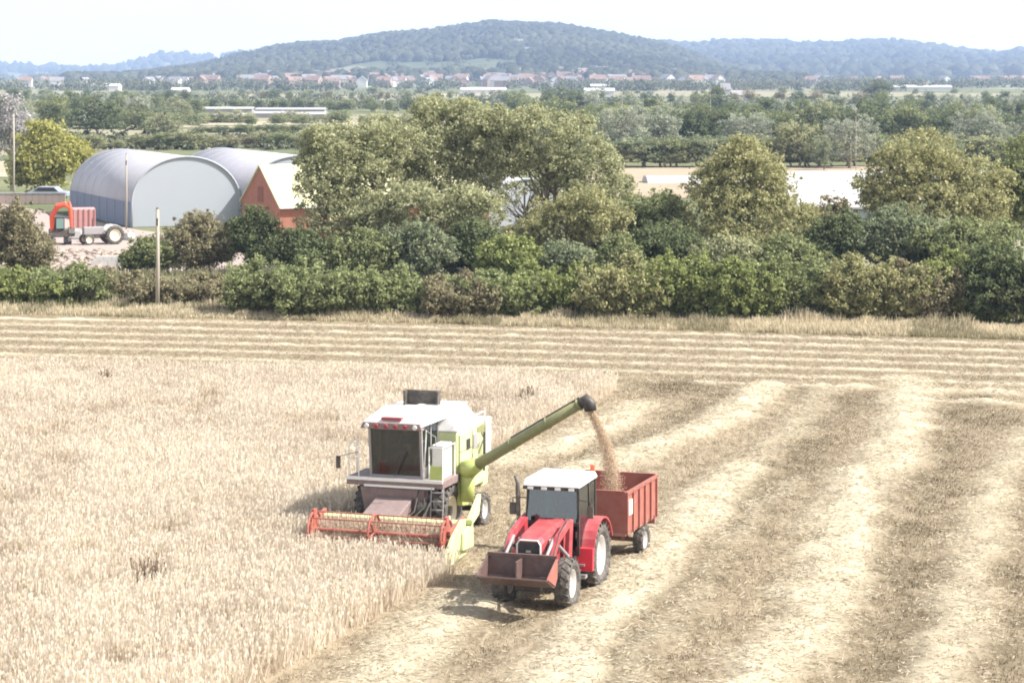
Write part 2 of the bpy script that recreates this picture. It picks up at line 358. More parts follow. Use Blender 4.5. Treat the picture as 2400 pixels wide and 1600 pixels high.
LM = dict(
  olive=leaf_mat('olive_leaves', (.17, .185, .095), (.6, .6, .36)),
  oliveorange=leaf_mat('olive_orange_leaves', (.17, .175, .08), (.58, .56, .3)),
  green=leaf_mat('green_leaves', (.13, .165, .06), (.46, .5, .2)),
  dark=leaf_mat('dark_green_leaves', (.065, .085, .045), (.28, .32, .16)),
  yellow=leaf_mat('yellow_green_leaves', (.2, .2, .06), (.6, .58, .22)),
  brown=leaf_mat('brown_leaves', (.17, .15, .09), (.46, .42, .26)),
  willow=leaf_mat('grey_green_leaves', (.2, .215, .165), (.6, .63, .48)),
  bluegreen=leaf_mat('blue_green_leaves', (.11, .135, .08), (.42, .46, .28)),
  hedge=leaf_mat('hedge_leaves', (.12, .145, .065), (.45, .49, .24)),
  grey=leaf_mat('grey_twigs', (.26, .24, .24), (.6, .58, .58)),
  mid=leaf_mat('mid_green_leaves', (.11, .135, .065), (.42, .45, .22)),
)
def tree(name, label, cat, px0, px1, ytop, d, mat, zb=.18, n=9000, leaf=.17, cr=.55, seed=1, blobs=None, group=None, bark='bark', tr=.16, core=.3, nb=6, stems=1, zbase=0, nl=14, depth=None, per=38):
    cx = X((px0 + px1) / 2, d); w_ = (px1 - px0) * d / FPX; h = Z(ytop, d) - zbase
    bl = blobs or auto_blobs(w_, h, h * zb, seed, nb, depth)
    t = thing(name, label, cat, (cx, d, zbase), 0, group)
    me, C = crown('crown' if 'tree' in name else 'foliage', bl, int(n * 2.1), leaf * .72, cr, LM[mat], seed, core, per=per)
    o = link(bpy.data.objects.new('crown' if 'tree' in name else 'foliage', me), t)
    trunk(C, h, tr, seed, nl=nl, stems=stems).build('trunk' if 'tree' in name else 'stems', M[bark], t, smooth=True)
    return t

# big tree group in the middle; blobs given as (px, depth offset, py, half widths)
def pb(items, cx, d0):
    out = []
    for px, do, py, rx, ry, rz in items:
        d = d0 + do; s_ = d / FPX; out.append((X(px, d) - cx, do, Z(py, d), rx * s_, ry, rz * s_))
    return out
def bigtree(name, label, items, d, mat, **k):
    k.setdefault('cr', .36); k.setdefault('per', 30); k['leaf'] = .115; k['n'] = int(k['n'] * 1.75); k['core'] = k.get('core', .2) * .35
    q_ = random.Random(k['seed'])
    for it in list(items):
        for _ in range(3): a_ = q_.uniform(0, 6.28); items.append((it[0] + it[3] * .9 * math.cos(a_), it[1] + q_.uniform(-1, 1), it[2] + it[5] * .9 * math.sin(a_), it[3] * q_.uniform(.22, .4), .9, it[5] * q_.uniform(.22, .4)))
    px0 = min(i[0] - i[3] for i in items); px1 = max(i[0] + i[3] for i in items); yt = min(i[2] - i[5] for i in items)
    cx = X((px0 + px1) / 2, d)
    return tree(name, label, 'tree', px0, px1, yt, d, mat, blobs=pb(items, cx, d), **k)
G1 = None
bigtree('ash_tree', 'tall olive green tree with dense low foliage standing just right of the red brick barn', [(800, 0, 360, 85, 2.6, 70), (760, -1, 430, 70, 2.2, 75), (850, 0, 420, 90, 2.6, 80), (790, -1, 530, 95, 2.5, 80), (880, -1, 540, 70, 2.2, 70), (730, 0, 330, 35, 1.2, 30), (900, 1, 330, 70, 2.2, 60), (850, -2, 590, 90, 2, 42), (960, -2, 590, 60, 1.8, 42), (1060, -1, 590, 60, 1.8, 40)], 154, 'olive', n=20000, seed=11, tr=.2, core=.22)
bigtree('ash_tree', 'tallest olive green tree, with the high pointed top in the middle of the wide clump', [(1040, 2, 290, 75, 2.3, 55), (990, 0, 350, 90, 2.6, 70), (1110, 1, 330, 85, 2.6, 70), (1050, 0, 400, 110, 2.8, 60), (1000, 1, 262, 40, 1.4, 28), (1090, 1, 262, 50, 1.4, 28), (1160, 1, 345, 70, 2, 70), (930, 0, 400, 70, 2, 60), (1040, -1, 465, 95, 2.2, 55), (1150, -1, 400, 70, 2, 40), (1090, -2, 540, 70, 2, 50)], 158, 'olive', n=18000, seed=12, tr=.2, core=.12, zb=.4)
bigtree('ash_tree', 'pale olive tree with bare lower limbs in front of the silvery arched shed', [(1260, 0, 320, 90, 2.5, 65), (1340, 0, 350, 80, 2.5, 70), (1200, 1, 300, 60, 2.2, 45), (1400, -1, 420, 70, 2.2, 70), (1300, 0, 395, 90, 2.2, 35), (1440, 0, 450, 40, 1.5, 50), (1390, -1, 490, 60, 2, 60), (1195, 0, 370, 60, 2, 55), (1150, 1, 300, 60, 2, 50)], 156, 'olive', n=12500, seed=13, tr=.19, core=.1, nl=26, stems=3)
bigtree('hawthorn_tree', 'yellow olive lower tree growing under the pale limbs at the right of the clump', [(1300, 0, 530, 70, 2, 60), (1370, -1, 500, 60, 2, 60), (1420, 0, 520, 50, 1.6, 50), (1230, 0, 560, 50, 1.5, 40)], 150, 'oliveorange', n=6500, seed=14, core=.15)
bigtree('hawthorn_tree', 'thin olive tree showing the cream roof through its open crown', [(960, 0, 470, 55, 1.8, 40), (1040, 0, 520, 60, 2, 50), (960, 0, 560, 60, 2, 50), (1090, 0, 470, 45, 1.5, 35), (1140, 0, 500, 50, 1.4, 50), (880, 0, 500, 60, 1.6, 45)], 151, 'olive', n=6600, seed=15, core=.05, stems=2)
bigtree('ash_tree', 'thin branchy tree with few leaves standing before the silvery arched shed', [(1230, 0, 465, 100, 2, 60), (1300, 0, 440, 60, 2, 40), (1160, 0, 440, 50, 1.6, 40)], 160, 'olive', n=1300, seed=25, core=0, nl=46, tr=.12, stems=3)
bigtree('walnut_tree', 'orange tinged olive tree standing alone between the two pale fields', [(1740, 0, 400, 85, 2.6, 62), (1680, 0, 440, 70, 2.2, 55), (1800, 0, 440, 70, 2.2, 55), (1745, 0, 372, 55, 2, 42), (1720, -1, 500, 115, 2.8, 70), (1830, -1, 530, 75, 2.4, 75), (1740, -2, 570, 120, 2.6, 50)], 150, 'oliveorange', n=13500, seed=16, tr=.2, core=.22)
bigtree('walnut_tree', 'broad orange olive tree with a rounded top at the right beyond the dark bushes', [(2160, 0, 385, 105, 3, 72), (2100, 0, 440, 85, 2.6, 60), (2260, 0, 440, 100, 2.8, 75), (2180, -1, 480, 140, 3, 60), (2310, -1, 500, 60, 2.2, 70), (2080, 0, 490, 60, 2.4, 60)], 152, 'oliveorange', n=13000, seed=17, tr=.22, core=.3)
bigtree('oak_tree', 'dark green tree cut by the right edge beside the broad orange olive tree', [(2400, 0, 420, 70, 2.5, 85), (2440, 0, 500, 90, 2.8, 80), (2360, 1, 470, 45, 2, 70), (2420, 1, 370, 50, 2, 45)], 154, 'mid', n=10000, seed=18, tr=.22, core=.4)

# second row of bushes behind the hedge
BUSH = [
 ('brown bush on the far left beside the farm yard', 'brown', -40, 115, 478, 148, 5200, .14),
 ('small green bush against the right end of the bare yard', 'mid', 300, 400, 560, 152, 2600, .14),
 ('rust brown bush in front of the round ended shed', 'brown', 380, 560, 508, 153, 6000, .14),
 ('tall dark bush in front of the red brick gable', 'dark', 545, 650, 492, 152, 4600, .14),
 ('shadowy dark bush at the foot of the barn beside the big tree', 'dark', 640, 760, 545, 146, 3600, .15),
 ('dark green leafy bush beneath the big olive tree', 'mid', 760, 930, 545, 147, 4200, .16),
 ('pale leaved bush between the two trunks of the tree clump', 'bluegreen', 900, 1060, 532, 147, 3800, .16),
 ('very dark bush under the gap of the tree clump', 'dark', 1040, 1180, 520, 149, 4200, .16),
 ('bright green bush with long leaves under the pale limbed tree', 'green', 1120, 1260, 560, 146, 3400, .18),
 ('grey green bush at the right foot of the tree clump', 'bluegreen', 1240, 1400, 575, 147, 3300, .15),
 ('hazy grey green bush left of the lone orange olive tree', 'willow', 1380, 1500, 500, 156, 3600, .16),
 ('rounded green bush left of the lone orange olive tree', 'mid', 1450, 1630, 455, 152, 7500, .15),
 ('low dark bush below the rounded green bush', 'dark', 1480, 1660, 530, 145, 4200, .15),
 ('rusty topped bush right of the lone orange olive tree', 'brown', 1880, 2010, 470, 151, 3600, .15),
 ('dark glossy bush right of the lone orange olive tree', 'dark', 1890, 2030, 505, 147, 4400, .16),
 ('long grey green bush under the broad orange olive tree', 'bluegreen', 2000, 2200, 490, 147, 7000, .15),
 ('mid green bush filling the gap right of the tree clump', 'mid', 1400, 1500, 560, 143, 3600, .15),
 ('olive bush at the foot of the lone orange olive tree', 'olive', 1640, 1780, 560, 143, 4200, .15),
 ('mid green bush right of the foot of the lone orange olive tree', 'mid', 1780, 1920, 560, 143, 4200, .15),
 ('green bush spreading toward the right edge of the picture', 'mid', 2160, 2380, 520, 145, 7000, .15),
]
for i, (lb, mt, a, b, yt, d, n, lf) in enumerate(BUSH):
    tree('bush', lb, 'bush', a - 18, b + 18, yt - 6, d, mt, zb=.0, n=int(n * 1.9), leaf=lf * .75, cr=.36, seed=40 + i, tr=.06, nl=6, stems=3, core=.5, nb=7, depth=(b - a) * d / FPX * .7)
# front hedge row: one shrub after another along the field edge
def hedge_blobs(w_, h, seed, dp=1.9):
    r_ = random.Random(seed); out = []; n = max(4, int(w_ / .6))
    for i in range(n):
        for y_ in (-.32, .3): hh = h * r_.uniform(.78, 1.02); out.append(((i + .5) / n * w_ - w_ / 2, y_ * dp, hh * .5, w_ / n * 1.0, dp * .4, hh * .5))
    for i in range(2): out.append((r_.uniform(-.35, .35) * w_, 0, h * .9, .35, .35, h * .22))
    return out
def hd(px, c=127.5):                           # distance of the hedge line at a pixel column
    k = (px - 1200) / FPX; return c / (1 + .1 * k * 2.7)
HEDGE = [
 ('bright green low shrub at the far left of the hedge', 'green', -40, 130, 625), ('blue green low shrub next to the far left shrub', 'bluegreen', 100, 240, 612),
 ('brown bramble shrub left of the wooden pole', 'brown', 215, 370, 622), ('dull grey brown shrub right behind the wooden pole', 'brown', 340, 480, 630),
 ('reddish brown bramble shrub between the pole and the green hedge', 'brown', 450, 590, 636), ('dark green shrub starting the tall hedge left of centre', 'mid', 560, 720, 612),
 ('blue green shrub with feathery top under the barn trees', 'bluegreen', 680, 830, 630), ('second feathery blue green shrub under the big olive tree', 'bluegreen', 800, 950, 625),
 ('mid green shrub in the middle of the hedge', 'mid', 920, 1060, 645), ('brown patched shrub at the centre of the hedge', 'brown', 1030, 1140, 650),
 ('dark low shrub ending the left half of the hedge', 'mid', 1100, 1240, 640), ('pale green wispy shrub in the hedge gap', 'green', 1210, 1400, 625),
 ('yellow leaved shrub at the start of the right hedge', 'oliveorange', 1390, 1520, 605), ('arching green shrub behind the yellow leaved one', 'green', 1500, 1660, 602),
 ('dark based shrub with bright top in the right hedge', 'dark', 1620, 1740, 612), ('light green upright shrub jutting from the right hedge', 'green', 1700, 1790, 610),
 ('olive green shrub in the middle of the right hedge', 'mid', 1770, 1900, 605), ('bluish dark shrub in the middle of the right hedge', 'dark', 1870, 1990, 618),
 ('orange brown tinged shrub in the right hedge', 'oliveorange', 1970, 2130, 610), ('purple brown shrub near the right end of the hedge', 'brown', 2110, 2220, 622),
 ('green shrub leaning up at the right end of the hedge', 'green', 2190, 2330, 598), ('tall dark shrub at the right edge of the hedge', 'dark', 2290, 2460, 580)]
for i, (lb, mt, a, b, yt) in enumerate(HEDGE):
    x0 = X((a + b) / 2, 128); d = 129.3 - .1 * x0 + (i % 3) * .5
    d -= 4.4
    mt = {'dark': 'hedge', 'bluegreen': 'hedge', 'mid': 'hedge'}.get(mt, mt) if b < 2400 else mt
    if a < 560: d += 4; yt += 12
    tree('hedge_shrub', lb, 'hedge shrub', a - 26, b + 26, yt - 4, d, mt, zb=0, blobs=hedge_blobs((b - a + 52) * d / FPX, Z(yt + (i * 37) % 9, d), 500 + i), n=int((8600 if a > 540 else 5600)), leaf=.1, cr=.26, seed=80 + i, tr=.05, nl=5, stems=3, core=.7, nb=8, depth=2.8, group='shrubs of the field hedge')
# dark low growth filling the hedge bottom
# yellow-green tree by the yard, bare grey tree and trees beyond
tree('maple_tree', 'yellow green bushy tree behind the farm yard left of the sheds', 'tree', 15, 215, 290, 250, 'yellow', zb=.06, n=9000, leaf=.24, cr=.8, seed=21, core=.4)
tree('ash_tree', 'bare grey branched tree behind the yellow green tree at the left edge', 'tree', -30, 90, 225, 262, 'grey', zb=.25, n=1700, leaf=.22, cr=.8, seed=22, bark='palebark', core=0, nl=40, tr=.25)

# trees of the middle distance: prototypes whose copies share meshes
PROTO = {}
def proto(kind, seed):
    key = (kind, seed)
    if key in PROTO: return PROTO[key]
    if kind == 'willow': bl = [(-.22, 0, .62, .26, .3, .3), (.16, .05, .66, .3, .3, .3), (0, -.1, .45, .36, .3, .3), (.3, 0, .36, .2, .22, .28), (-.32, 0, .36, .18, .22, .28), (.02, 0, .18, .4, .3, .2)]
    elif kind == 'round': bl = auto_blobs(1, 1, .0, seed, 6) + [(0, 0, .2, .36, .36, .22)]
    elif kind == 'tall': bl = [(0, 0, .5, .3, .3, .46), (.1, .1, .7, .22, .22, .25), (-.12, 0, .35, .26, .26, .3), (0, 0, .18, .28, .28, .2)]
    else: bl = [(-.3, 0, .5, .22, .3, .4), (0, 0, .6, .26, .3, .4), (.3, 0, .48, .22, .3, .38), (.1, 0, .4, .35, .35, .35), (-.15, 0, .18, .32, .3, .2), (.2, 0, .18, .28, .3, .2)]
    if kind == 'willow':
        q_ = random.Random(seed); bl += [(q_.uniform(-.36, .36), q_.uniform(-.3, .1), q_.uniform(.4, .8), q_.uniform(.1, .17), .16, q_.uniform(.1, .16)) for _ in range(9)]
        me, C = crown('crown', bl, 9000, .0105, .042, LM['mid'], 300 + seed, .3, shoot=0)
    else: me, C = crown('crown', bl, 4200, .017, .075, LM['mid'], 300 + seed, .35)
    s2 = np.array(C); tm = trunk(s2, 1, .022, seed, nl=8)
    tme = bpy.data.meshes.new('trunk'); tme.from_pydata(tm.v, [], tm.f); tme.materials.append(M['bark'])
    PROTO[key] = (me, tme); return PROTO[key]
def midtree(name, label, px0, px1, ytop, ybase, mat, kind='round', group=None, seed=0, d=None, parts=True, cat='tree', zg=0):
    if d is None: d = HC * FPX / (ybase - HY)
    wd = (px1 - px0) * d / FPX; h = Z(ytop, d) - zg
    me, tme = proto(kind, seed)
    sc_ = (wd, wd * .9, max(h, 1))
    if parts:
        t = thing(name, label, cat, (X((px0 + px1) / 2, d), d, zg), 0, group); t.scale = sc_; t.rotation_euler = (0, 0, R((seed * 97) % 60 - 30))
        c = link(bpy.data.objects.new('crown', me), t); link(bpy.data.objects.new('trunk', tme), t)
    else:
        c = link(bpy.data.objects.new(name, me)); c.location = (X((px0 + px1) / 2, d), d, zg); c.scale = sc_; c.rotation_euler = (0, 0, R((seed * 97) % 360)); tag(c, label, cat, group)
    c.material_slots[0].link = 'OBJECT'; c.material_slots[0].material = LM[mat]
    return c
midtree('willow_tree', 'large grey green domed willow at the left back edge of the tan field', 1385, 1530, 242, 388, 'willow', 'willow', seed=1)
midtree('willow_tree', 'broad pale willow leaning right behind the large domed willow', 1460, 1605, 232, 372, 'willow', 'willow', seed=2)
midtree('tree', 'small green tree at the right foot of the domed willows', 1520, 1630, 318, 392, 'mid', seed=3)
midtree('willow_tree', 'pale domed willow above the lone orange olive tree', 1680, 1820, 256, 365, 'willow', 'willow', seed=3)
midtree('tree', 'soft olive green tree between the two pairs of willows', 1800, 1935, 278, 392, 'olive', seed=1)
midtree('willow_tree', 'small egg shaped grey willow at the corner of the tan field', 1895, 1962, 322, 399, 'bluegreen', 'tall', seed=1)
midtree('willow_tree', 'tall grey willow with dark trunks behind the egg shaped one', 1915, 2070, 262, 394, 'willow', 'willow', seed=4)
midtree('willow_tree', 'big round grey willow right of the broad orange olive tree', 2220, 2370, 246, 375, 'willow', 'willow', seed=5)
midtree('willow_tree', 'pale willow cut off by the right edge', 2345, 2450, 272, 378, 'willow', 'willow', seed=6)
midtree('tree', 'dark round tree standing out against the blue far fields', 2012, 2100, 186, 240, 'dark', seed=5)
midtree('tree', 'dark dome of a tree on the skyline left of the white house', 1265, 1370, 198, 252, 'dark', 'wide', seed=2)
midtree('conifer_tree', 'dark bluish evergreen beside the white farmhouse', 1645, 1712, 196, 262, 'dark', 'tall', seed=3)
r2 = random.Random(5)
LEFTM = [(70, 200, 225, 318, 'mid'), (150, 290, 218, 322, 'dark'), (230, 380, 240, 320, 'mid'), (290, 370, 220, 300, 'willow'), (340, 430, 262, 322, 'olive'), (0, 90, 235, 330, 'willow'), (-40, 40, 215, 300, 'mid'), (330, 420, 238, 300, 'bluegreen')]
LL = ['dark green tree in the wood above the yellow green tree', 'darkest tree of the wood beyond the sheds', 'spreading tree at the front of the wood beyond the sheds', 'pale topped tree at the right side of the far wood', 'olive tree ending the far wood at the right', 'grey green tree behind the bare branched tree', 'tree on the left edge above the bare branched tree', 'bluish tree behind the olive one at the end of the wood']
for i, (a, b, yt, yb, mt) in enumerate(LEFTM): midtree('tree', LL[i], a, b, yt, yb, mt, ['round', 'wide', 'willow'][i % 3], seed=i % 5)
def row(n, pxa, pxb, yba, ybb, hm, hM, mats, label, group, name='tree', kinds=('round', 'wide', 'tall'), sd=0, wf=(1.0, 1.7), cat='tree', parts=None):
    q = random.Random(sd)
    for i in range(n):
        t = (i + q.uniform(.1, .9)) / n; px = pxa + (pxb - pxa) * t; yb = yba + (ybb - yba) * t + q.uniform(-1, 1)
        d = HC * FPX / (yb - HY); h = q.uniform(hm, hM); wd = h * q.uniform(*wf) * FPX / d
        mt = q.choice(mats)
        midtree(name, label % COLN[mt] if '%' in label else label, px - wd / 2, px + wd / 2, HY + (HC - h) * FPX / d, yb, mt, q.choice(kinds), group, seed=q.randrange(5), d=d, parts=(d < 430 if parts is None else parts), cat=cat)
COLN = dict(mid='mid green', dark='dark green', willow='grey green', olive='olive', bluegreen='bluish green', brown='brownish', green='bright green', oliveorange='orange olive')
row(13, 215, 720, 352, 345, 1.8, 3.4, ['olive', 'mid', 'brown', 'olive'], '%s bush in the rough band beyond the shed roofs', 'bushes beyond the shed roofs', 'bush', ('wide', 'round'), 1, (1.5, 2.6), 'bush')
row(14, 440, 760, 316, 313, 1.5, 2.5, ['dark', 'mid'], '%s shrub in the low hedge line across the pale field', 'low hedge across the pale field', 'bush', ('wide',), 2, (2.5, 3.6), 'bush')
row(40, 1400, 2440, 392, 388, 3.0, 4.6, ['mid', 'olive', 'bluegreen'], '%s bush along the back edge of the tan field', 'bushes behind the tan field', 'bush', ('wide', 'round'), 13, (1.6, 2.6), 'bush')
row(20, 1350, 2440, 352, 342, 5, 8, ['dark', 'dark', 'mid', 'dark'], '%s tree in the band behind the willows', 'trees behind the willows', sd=3)
row(24, 1150, 2440, 318, 320, 4.5, 7.5, ['dark', 'dark', 'olive', 'mid'], '%s tree in the middle of the thick belt', 'middle tree belt', sd=14)
row(24, 1150, 2420, 296, 298, 5, 7.5, ['dark', 'dark', 'mid', 'dark'], '%s tree in the thick belt above the willows', 'thick tree belt above the willows', sd=4)
row(26, 1180, 2430, 270, 272, 5, 8, ['mid', 'dark', 'willow', 'mid'], '%s tree in the upper part of the tree belt', 'upper tree belt', sd=5)
row(26, 1150, 2430, 244, 248, 4.5, 7, ['mid', 'dark', 'dark', 'brown'], '%s small tree far away above the tree belt', 'far trees above the belt', sd=6)
row(18, 430, 1000, 262, 262, 3.6, 5.2, ['dark', 'mid', 'mid'], '%s tree in the dark hedgerow behind the long glasshouses', 'dark hedgerow behind the glasshouses', sd=7, wf=(1.2, 2))
row(14, 400, 1000, 296, 292, 2.6, 4.2, ['mid', 'olive'], '%s shrub in front of the glasshouses', 'shrubs by the glasshouses', 'bush', ('wide',), 8, (2, 3), 'bush')
row(20, -20, 480, 246, 248, 4, 7, ['mid', 'dark', 'willow', 'bluegreen'], '%s small tree above the far wood on the left', 'far trees on the left', sd=9)
row(18, -30, 480, 272, 274, 4, 7, ['mid', 'dark', 'willow', 'olive'], '%s tree in the wood on the left', 'trees of the left wood', sd=15)
row(12, 100, 480, 300, 300, 3, 5, ['mid', 'olive', 'willow'], '%s bush in front of the left wood', 'bushes before the left wood', 'bush', ('wide',), 16, (1.5, 2.4), 'bush')
row(24, 420, 1250, 236, 234, 3.2, 5.4, ['mid', 'dark', 'olive', 'brown'], '%s small tree between the hedgerow and the village', 'trees below the village', sd=10)
row(24, -20, 2420, 224, 222, 2.5, 5, ['mid', 'dark', 'bluegreen'], '%s tiny tree in the distance under the village', 'distant trees under the village', sd=11, wf=(1.5, 2.6))
row(10, 1380, 1620, 302, 330, 5, 7, ['mid', 'bluegreen'], '%s tree filling the belt behind the domed willows', 'trees behind the domed willows', sd=12)

# far woods that read as one mass: crowns as small lumpy balls
_ib = bmesh.new(); bmesh.ops.create_icosphere(_ib, subdivisions=2, radius=1); _ib.verts.ensure_lookup_table()
IV = np.array([v.co[:] for v in _ib.verts]); IF = np.array([[l.index for l in f.verts] for f in _ib.faces]); _ib.free()
def lumps(name, label, cat, P, rad, hgt, mat, seed):
    r_ = np.random.default_rng(seed); n = len(P); nv = len(IV)
    V = IV[None] * (1 + .28 * r_.normal(size=(n, nv, 1)).clip(-1.3, 1.3)); V = V * np.stack([rad, rad, hgt], -1)[:, None] + P[:, None]
    F = (IF[None] + (np.arange(n) * nv)[:, None, None]).reshape(-1)
    tn = np.clip(np.repeat(r_.random(n) * .55 + .9 * (vnoise(P[:, 0] + 9000, P[:, 1], 260, 77) - .3), len(IF)) * .7 + .4 * r_.random(n * len(IF)) - .05, 0, 1)
    me = np_mesh(name, V.reshape(-1, 3), F, 3, mat, tn); o = link(bpy.data.objects.new(name, me)); return tag(o, label, cat, kind='stuff')
M['hillwood'] = leaf_mat('hill_wood', (.02, .026, .018), (.1, .105, .06), 0)
M['farwood'] = leaf_mat('far_wood', (.06, .07, .045), (.24, .25, .15), .2)
def hillwood(key, n, label, seed, cr=(3.5, 10), lo=.07, keep=.5):
    D, S, pr = RID[key]; r_ = np.random.default_rng(seed)
    a = r_.uniform(max(pr[0][0], -60), min(pr[-1][0], 2460), n); d = S + (D + 60 - S) * (lo + (1 - lo) * r_.random(n) ** .8); x = (a - 1200) / FPX * d
    t = (d - S) / (D - S); m_ = (vnoise(x + 5000, d, 130, seed) * .5 + vnoise(x + 5000, d, 330, seed + 1) * .5) > keep + .05 - .42 * t
    x, d = x[m_], d[m_]; z = hz(key, x, d); r0 = r_.uniform(*cr, len(x))
    lumps('hill_woodland', label, 'woodland', np.stack([x, d, z + r0 * .55], -1), r0, r0 * .95, M['hillwood'], seed)
hillwood('main', 11000, 'woods covering the long main hill above the village', 31, (3.5, 9), .07, .5)
hillwood('right', 3600, 'blue hazy woods on the hills at the right', 32, (7, 17), .02, .42)
hillwood('far', 350, 'faint woods on the pale hill far left', 33, (10, 18), .1, .5)
r_ = np.random.default_rng(9); n = 5200
yy = 176.5 + 38 * r_.random(n) ** .7; d = HC * FPX / (yy - HY); d = np.clip(d * r_.uniform(.98, 1.02, n), 1650, 9000); x = r_.uniform(-80, 2480, n); x = (x - 1200) / FPX * d
k = (vnoise(x + 9000, d, 90, 5) > .5) & (r_.random(n) < .75); x, d = x[k], d[k]; r0 = r_.uniform(3.5, 7, len(x)) * np.clip(d / 2600, .8, 1.6)
zz = np.where(d > 2300, np.maximum(hz('main', x, d), 0), 0)
FT = (np.stack([x, d, zz + r0 * .5], -1), r0 * 1.3, r0 * .8)
# scrub filling the ground of the middle distance
def leafy(name, label, cat, P, rx, rz, n, leaf, mat, seed):
    bl = np.column_stack([P, rx, rx, rz]); me, C = crown(name, bl, n, leaf, float(np.mean(rx)) * .45, mat, seed, .2, per=14)
    return tag(link(bpy.data.objects.new(name, me)), label, cat, kind='stuff')
def scrub(name, label, n, box, rr, mat, seed, k=45, leaf=.3):
    r_ = np.random.default_rng(seed); px = r_.uniform(box[0], box[1], n); py = r_.uniform(box[2], box[3], n)
    d = HC * FPX / (py - HY); x = (px - 1200) / FPX * d; r0 = r_.uniform(*rr, n)
    return leafy(name, label, 'scrub', np.stack([x, d, r0 * .4], -1), r0 * 1.4, r0 * .8, n * k, leaf, mat, seed)
leafy('far_trees', 'far tree tops scattered over the plain around the village', 'woodland', FT[0], FT[1], FT[2], 230000, .75, M['farwood'], 10)
scrub('scrub', 'low scrub covering the ground among the middle distance trees', 2600, (1100, 2450, 228, 380), (.4, 1.3), M['farwood'], 50)
scrub('scrub', 'rough scrubby growth beyond the sheds', 500, (-60, 1150, 318, 352), (.4, 1.1), M['farwood'], 51)
scrub('scrub', 'low growth on the plain below the village', 700, (-60, 1200, 222, 262), (1, 2.6), M['farwood'], 52)

# ------------------------------------------------------------------ buildings
def house_mesh(L, W_, H_, rh, wall, roof, name, label, cat, loc, rz, group=None):
    t = thing(name, label, cat, loc, rz, group)
    m = MB(); m.prism([(-W_ / 2, 0), (W_ / 2, 0), (W_ / 2, H_), (0, H_ + rh), (-W_ / 2, H_)], -L / 2, L / 2, 'x'); m.build('wall', wall, t)
    m = MB(); e = .3
    for s in (-1, 1):
        m.hexa([(-L / 2 - e, s * (W_ / 2 + e), H_ - e * rh / W_ * 2 + .05), (L / 2 + e, s * (W_ / 2 + e), H_ - e * rh / W_ * 2 + .05), (L / 2 + e, 0, H_ + rh + .05), (-L / 2 - e, 0, H_ + rh + .05),
                (-L / 2 - e, s * (W_ / 2 + e), H_ - e * rh / W_ * 2 + .25), (L / 2 + e, s * (W_ / 2 + e), H_ - e * rh / W_ * 2 + .25), (L / 2 + e, 0, H_ + rh + .25), (-L / 2 - e, 0, H_ + rh + .25)])
    m.build('roof', roof, t); return t
def copy_tree(o, parent=None):
    c = o.copy(); COL.objects.link(c)
    if parent: c.parent = parent
    for ch in list(o.children): copy_tree(ch, c)
    return c
HP = {}
HK = [('pinkwall', 'farroof', 'tiny brown roofed brick house of the village under the hill', 'brick houses of the village'),
      ('render_', 'farroof', 'tiny white walled house with brown roof in the village under the hill', 'white brown roofed village houses'),
      ('render_', 'greyroof', 'tiny white walled house with slate roof in the village under the hill', 'white slate roofed village houses'),
      ('pinkwall', 'greyroof', 'tiny pinkish house with grey roof in the village under the hill', 'pinkish grey roofed village houses')]
q = random.Random(77)
def house(kind, px, d, z, s=1, label=None, group=None, rz=None):
    if kind not in HP: HP[kind] = house_mesh(11, 7.5, 5.2, 3, M[HK[kind][0]], M[HK[kind][1]], 'house', HK[kind][2], 'house', (0, 0, 0), 0, HK[kind][3]); o = HP[kind]
    else: o = copy_tree(HP[kind])
    o.location = (X(px, d), d, z); o.rotation_euler = (0, 0, q.uniform(-.5, .5) + q.choice((0, 0, 1.57)) if rz is None else rz); o.scale = (s, s, s)
    if label: o['label'] = label
    if group: o['group'] = group
for i in range(292):
    px = q.choice((q.uniform(440, 1250), q.uniform(1200, 1700), q.uniform(600, 1650)))
    if 1370 < px < 1640 and q.random() < .6: d = q.uniform(2450, 3250)
    else: d = q.uniform(2150, 3250)
    dd = np.linspace(2050, 3300, 200); zz = np.maximum(0, hz('main', X(px, 1) * dd, dd)); yy = HY + (HC - zz) * FPX / dd
    yt_ = q.uniform(174, 205) if px > 1300 else q.uniform(180, 206)
    j = int(np.argmin(np.abs(yy - yt_))); d = float(dd[j] * q.uniform(.99, 1.01)); z = float(zz[j])
    house(q.choice((0, 0, 1, 3, 0, 2)) if px < 1370 else q.choice((1, 2, 0, 1)), px, d, z - .2, q.uniform(.95, 1.35))
for i in range(16):
    px = q.uniform(1900, 2400); d = q.uniform(2400, 3600)
    house(q.choice((1, 2, 0)), px, d, 0, 1.1, 'tiny pale house scattered over the blue fields at the right', 'scattered houses at the right')
for i in range(12):
    px = q.uniform(0, 460); d = q.uniform(1900, 2700)
    house(q.choice((1, 2)), px, d, 0, 1.1, 'tiny pale house among far trees on the left', 'scattered houses at the left')
for px, y_, lb in ((1215, 108, 'white house high on the main hill'), (1235, 128, 'pale house on the slope under the high white one'), (2125, 155, 'white manor on the blue slope at the right'), (600, 163, 'white house low on the left end of the hill')):
    d = 3700 if px < 1500 else 4600
    key = 'main' if px < 1500 else 'right'
    dd = np.linspace(RID[key][1] + 50, RID[key][0], 300); zz = hz(key, X(px, 1) * dd, dd); yy = HY + (HC - zz) * FPX / dd
    j = int(np.argmin(np.abs(yy - y_))); house(2, px, float(dd[j]), float(zz[j]), 1.15, lb, rz=.1)
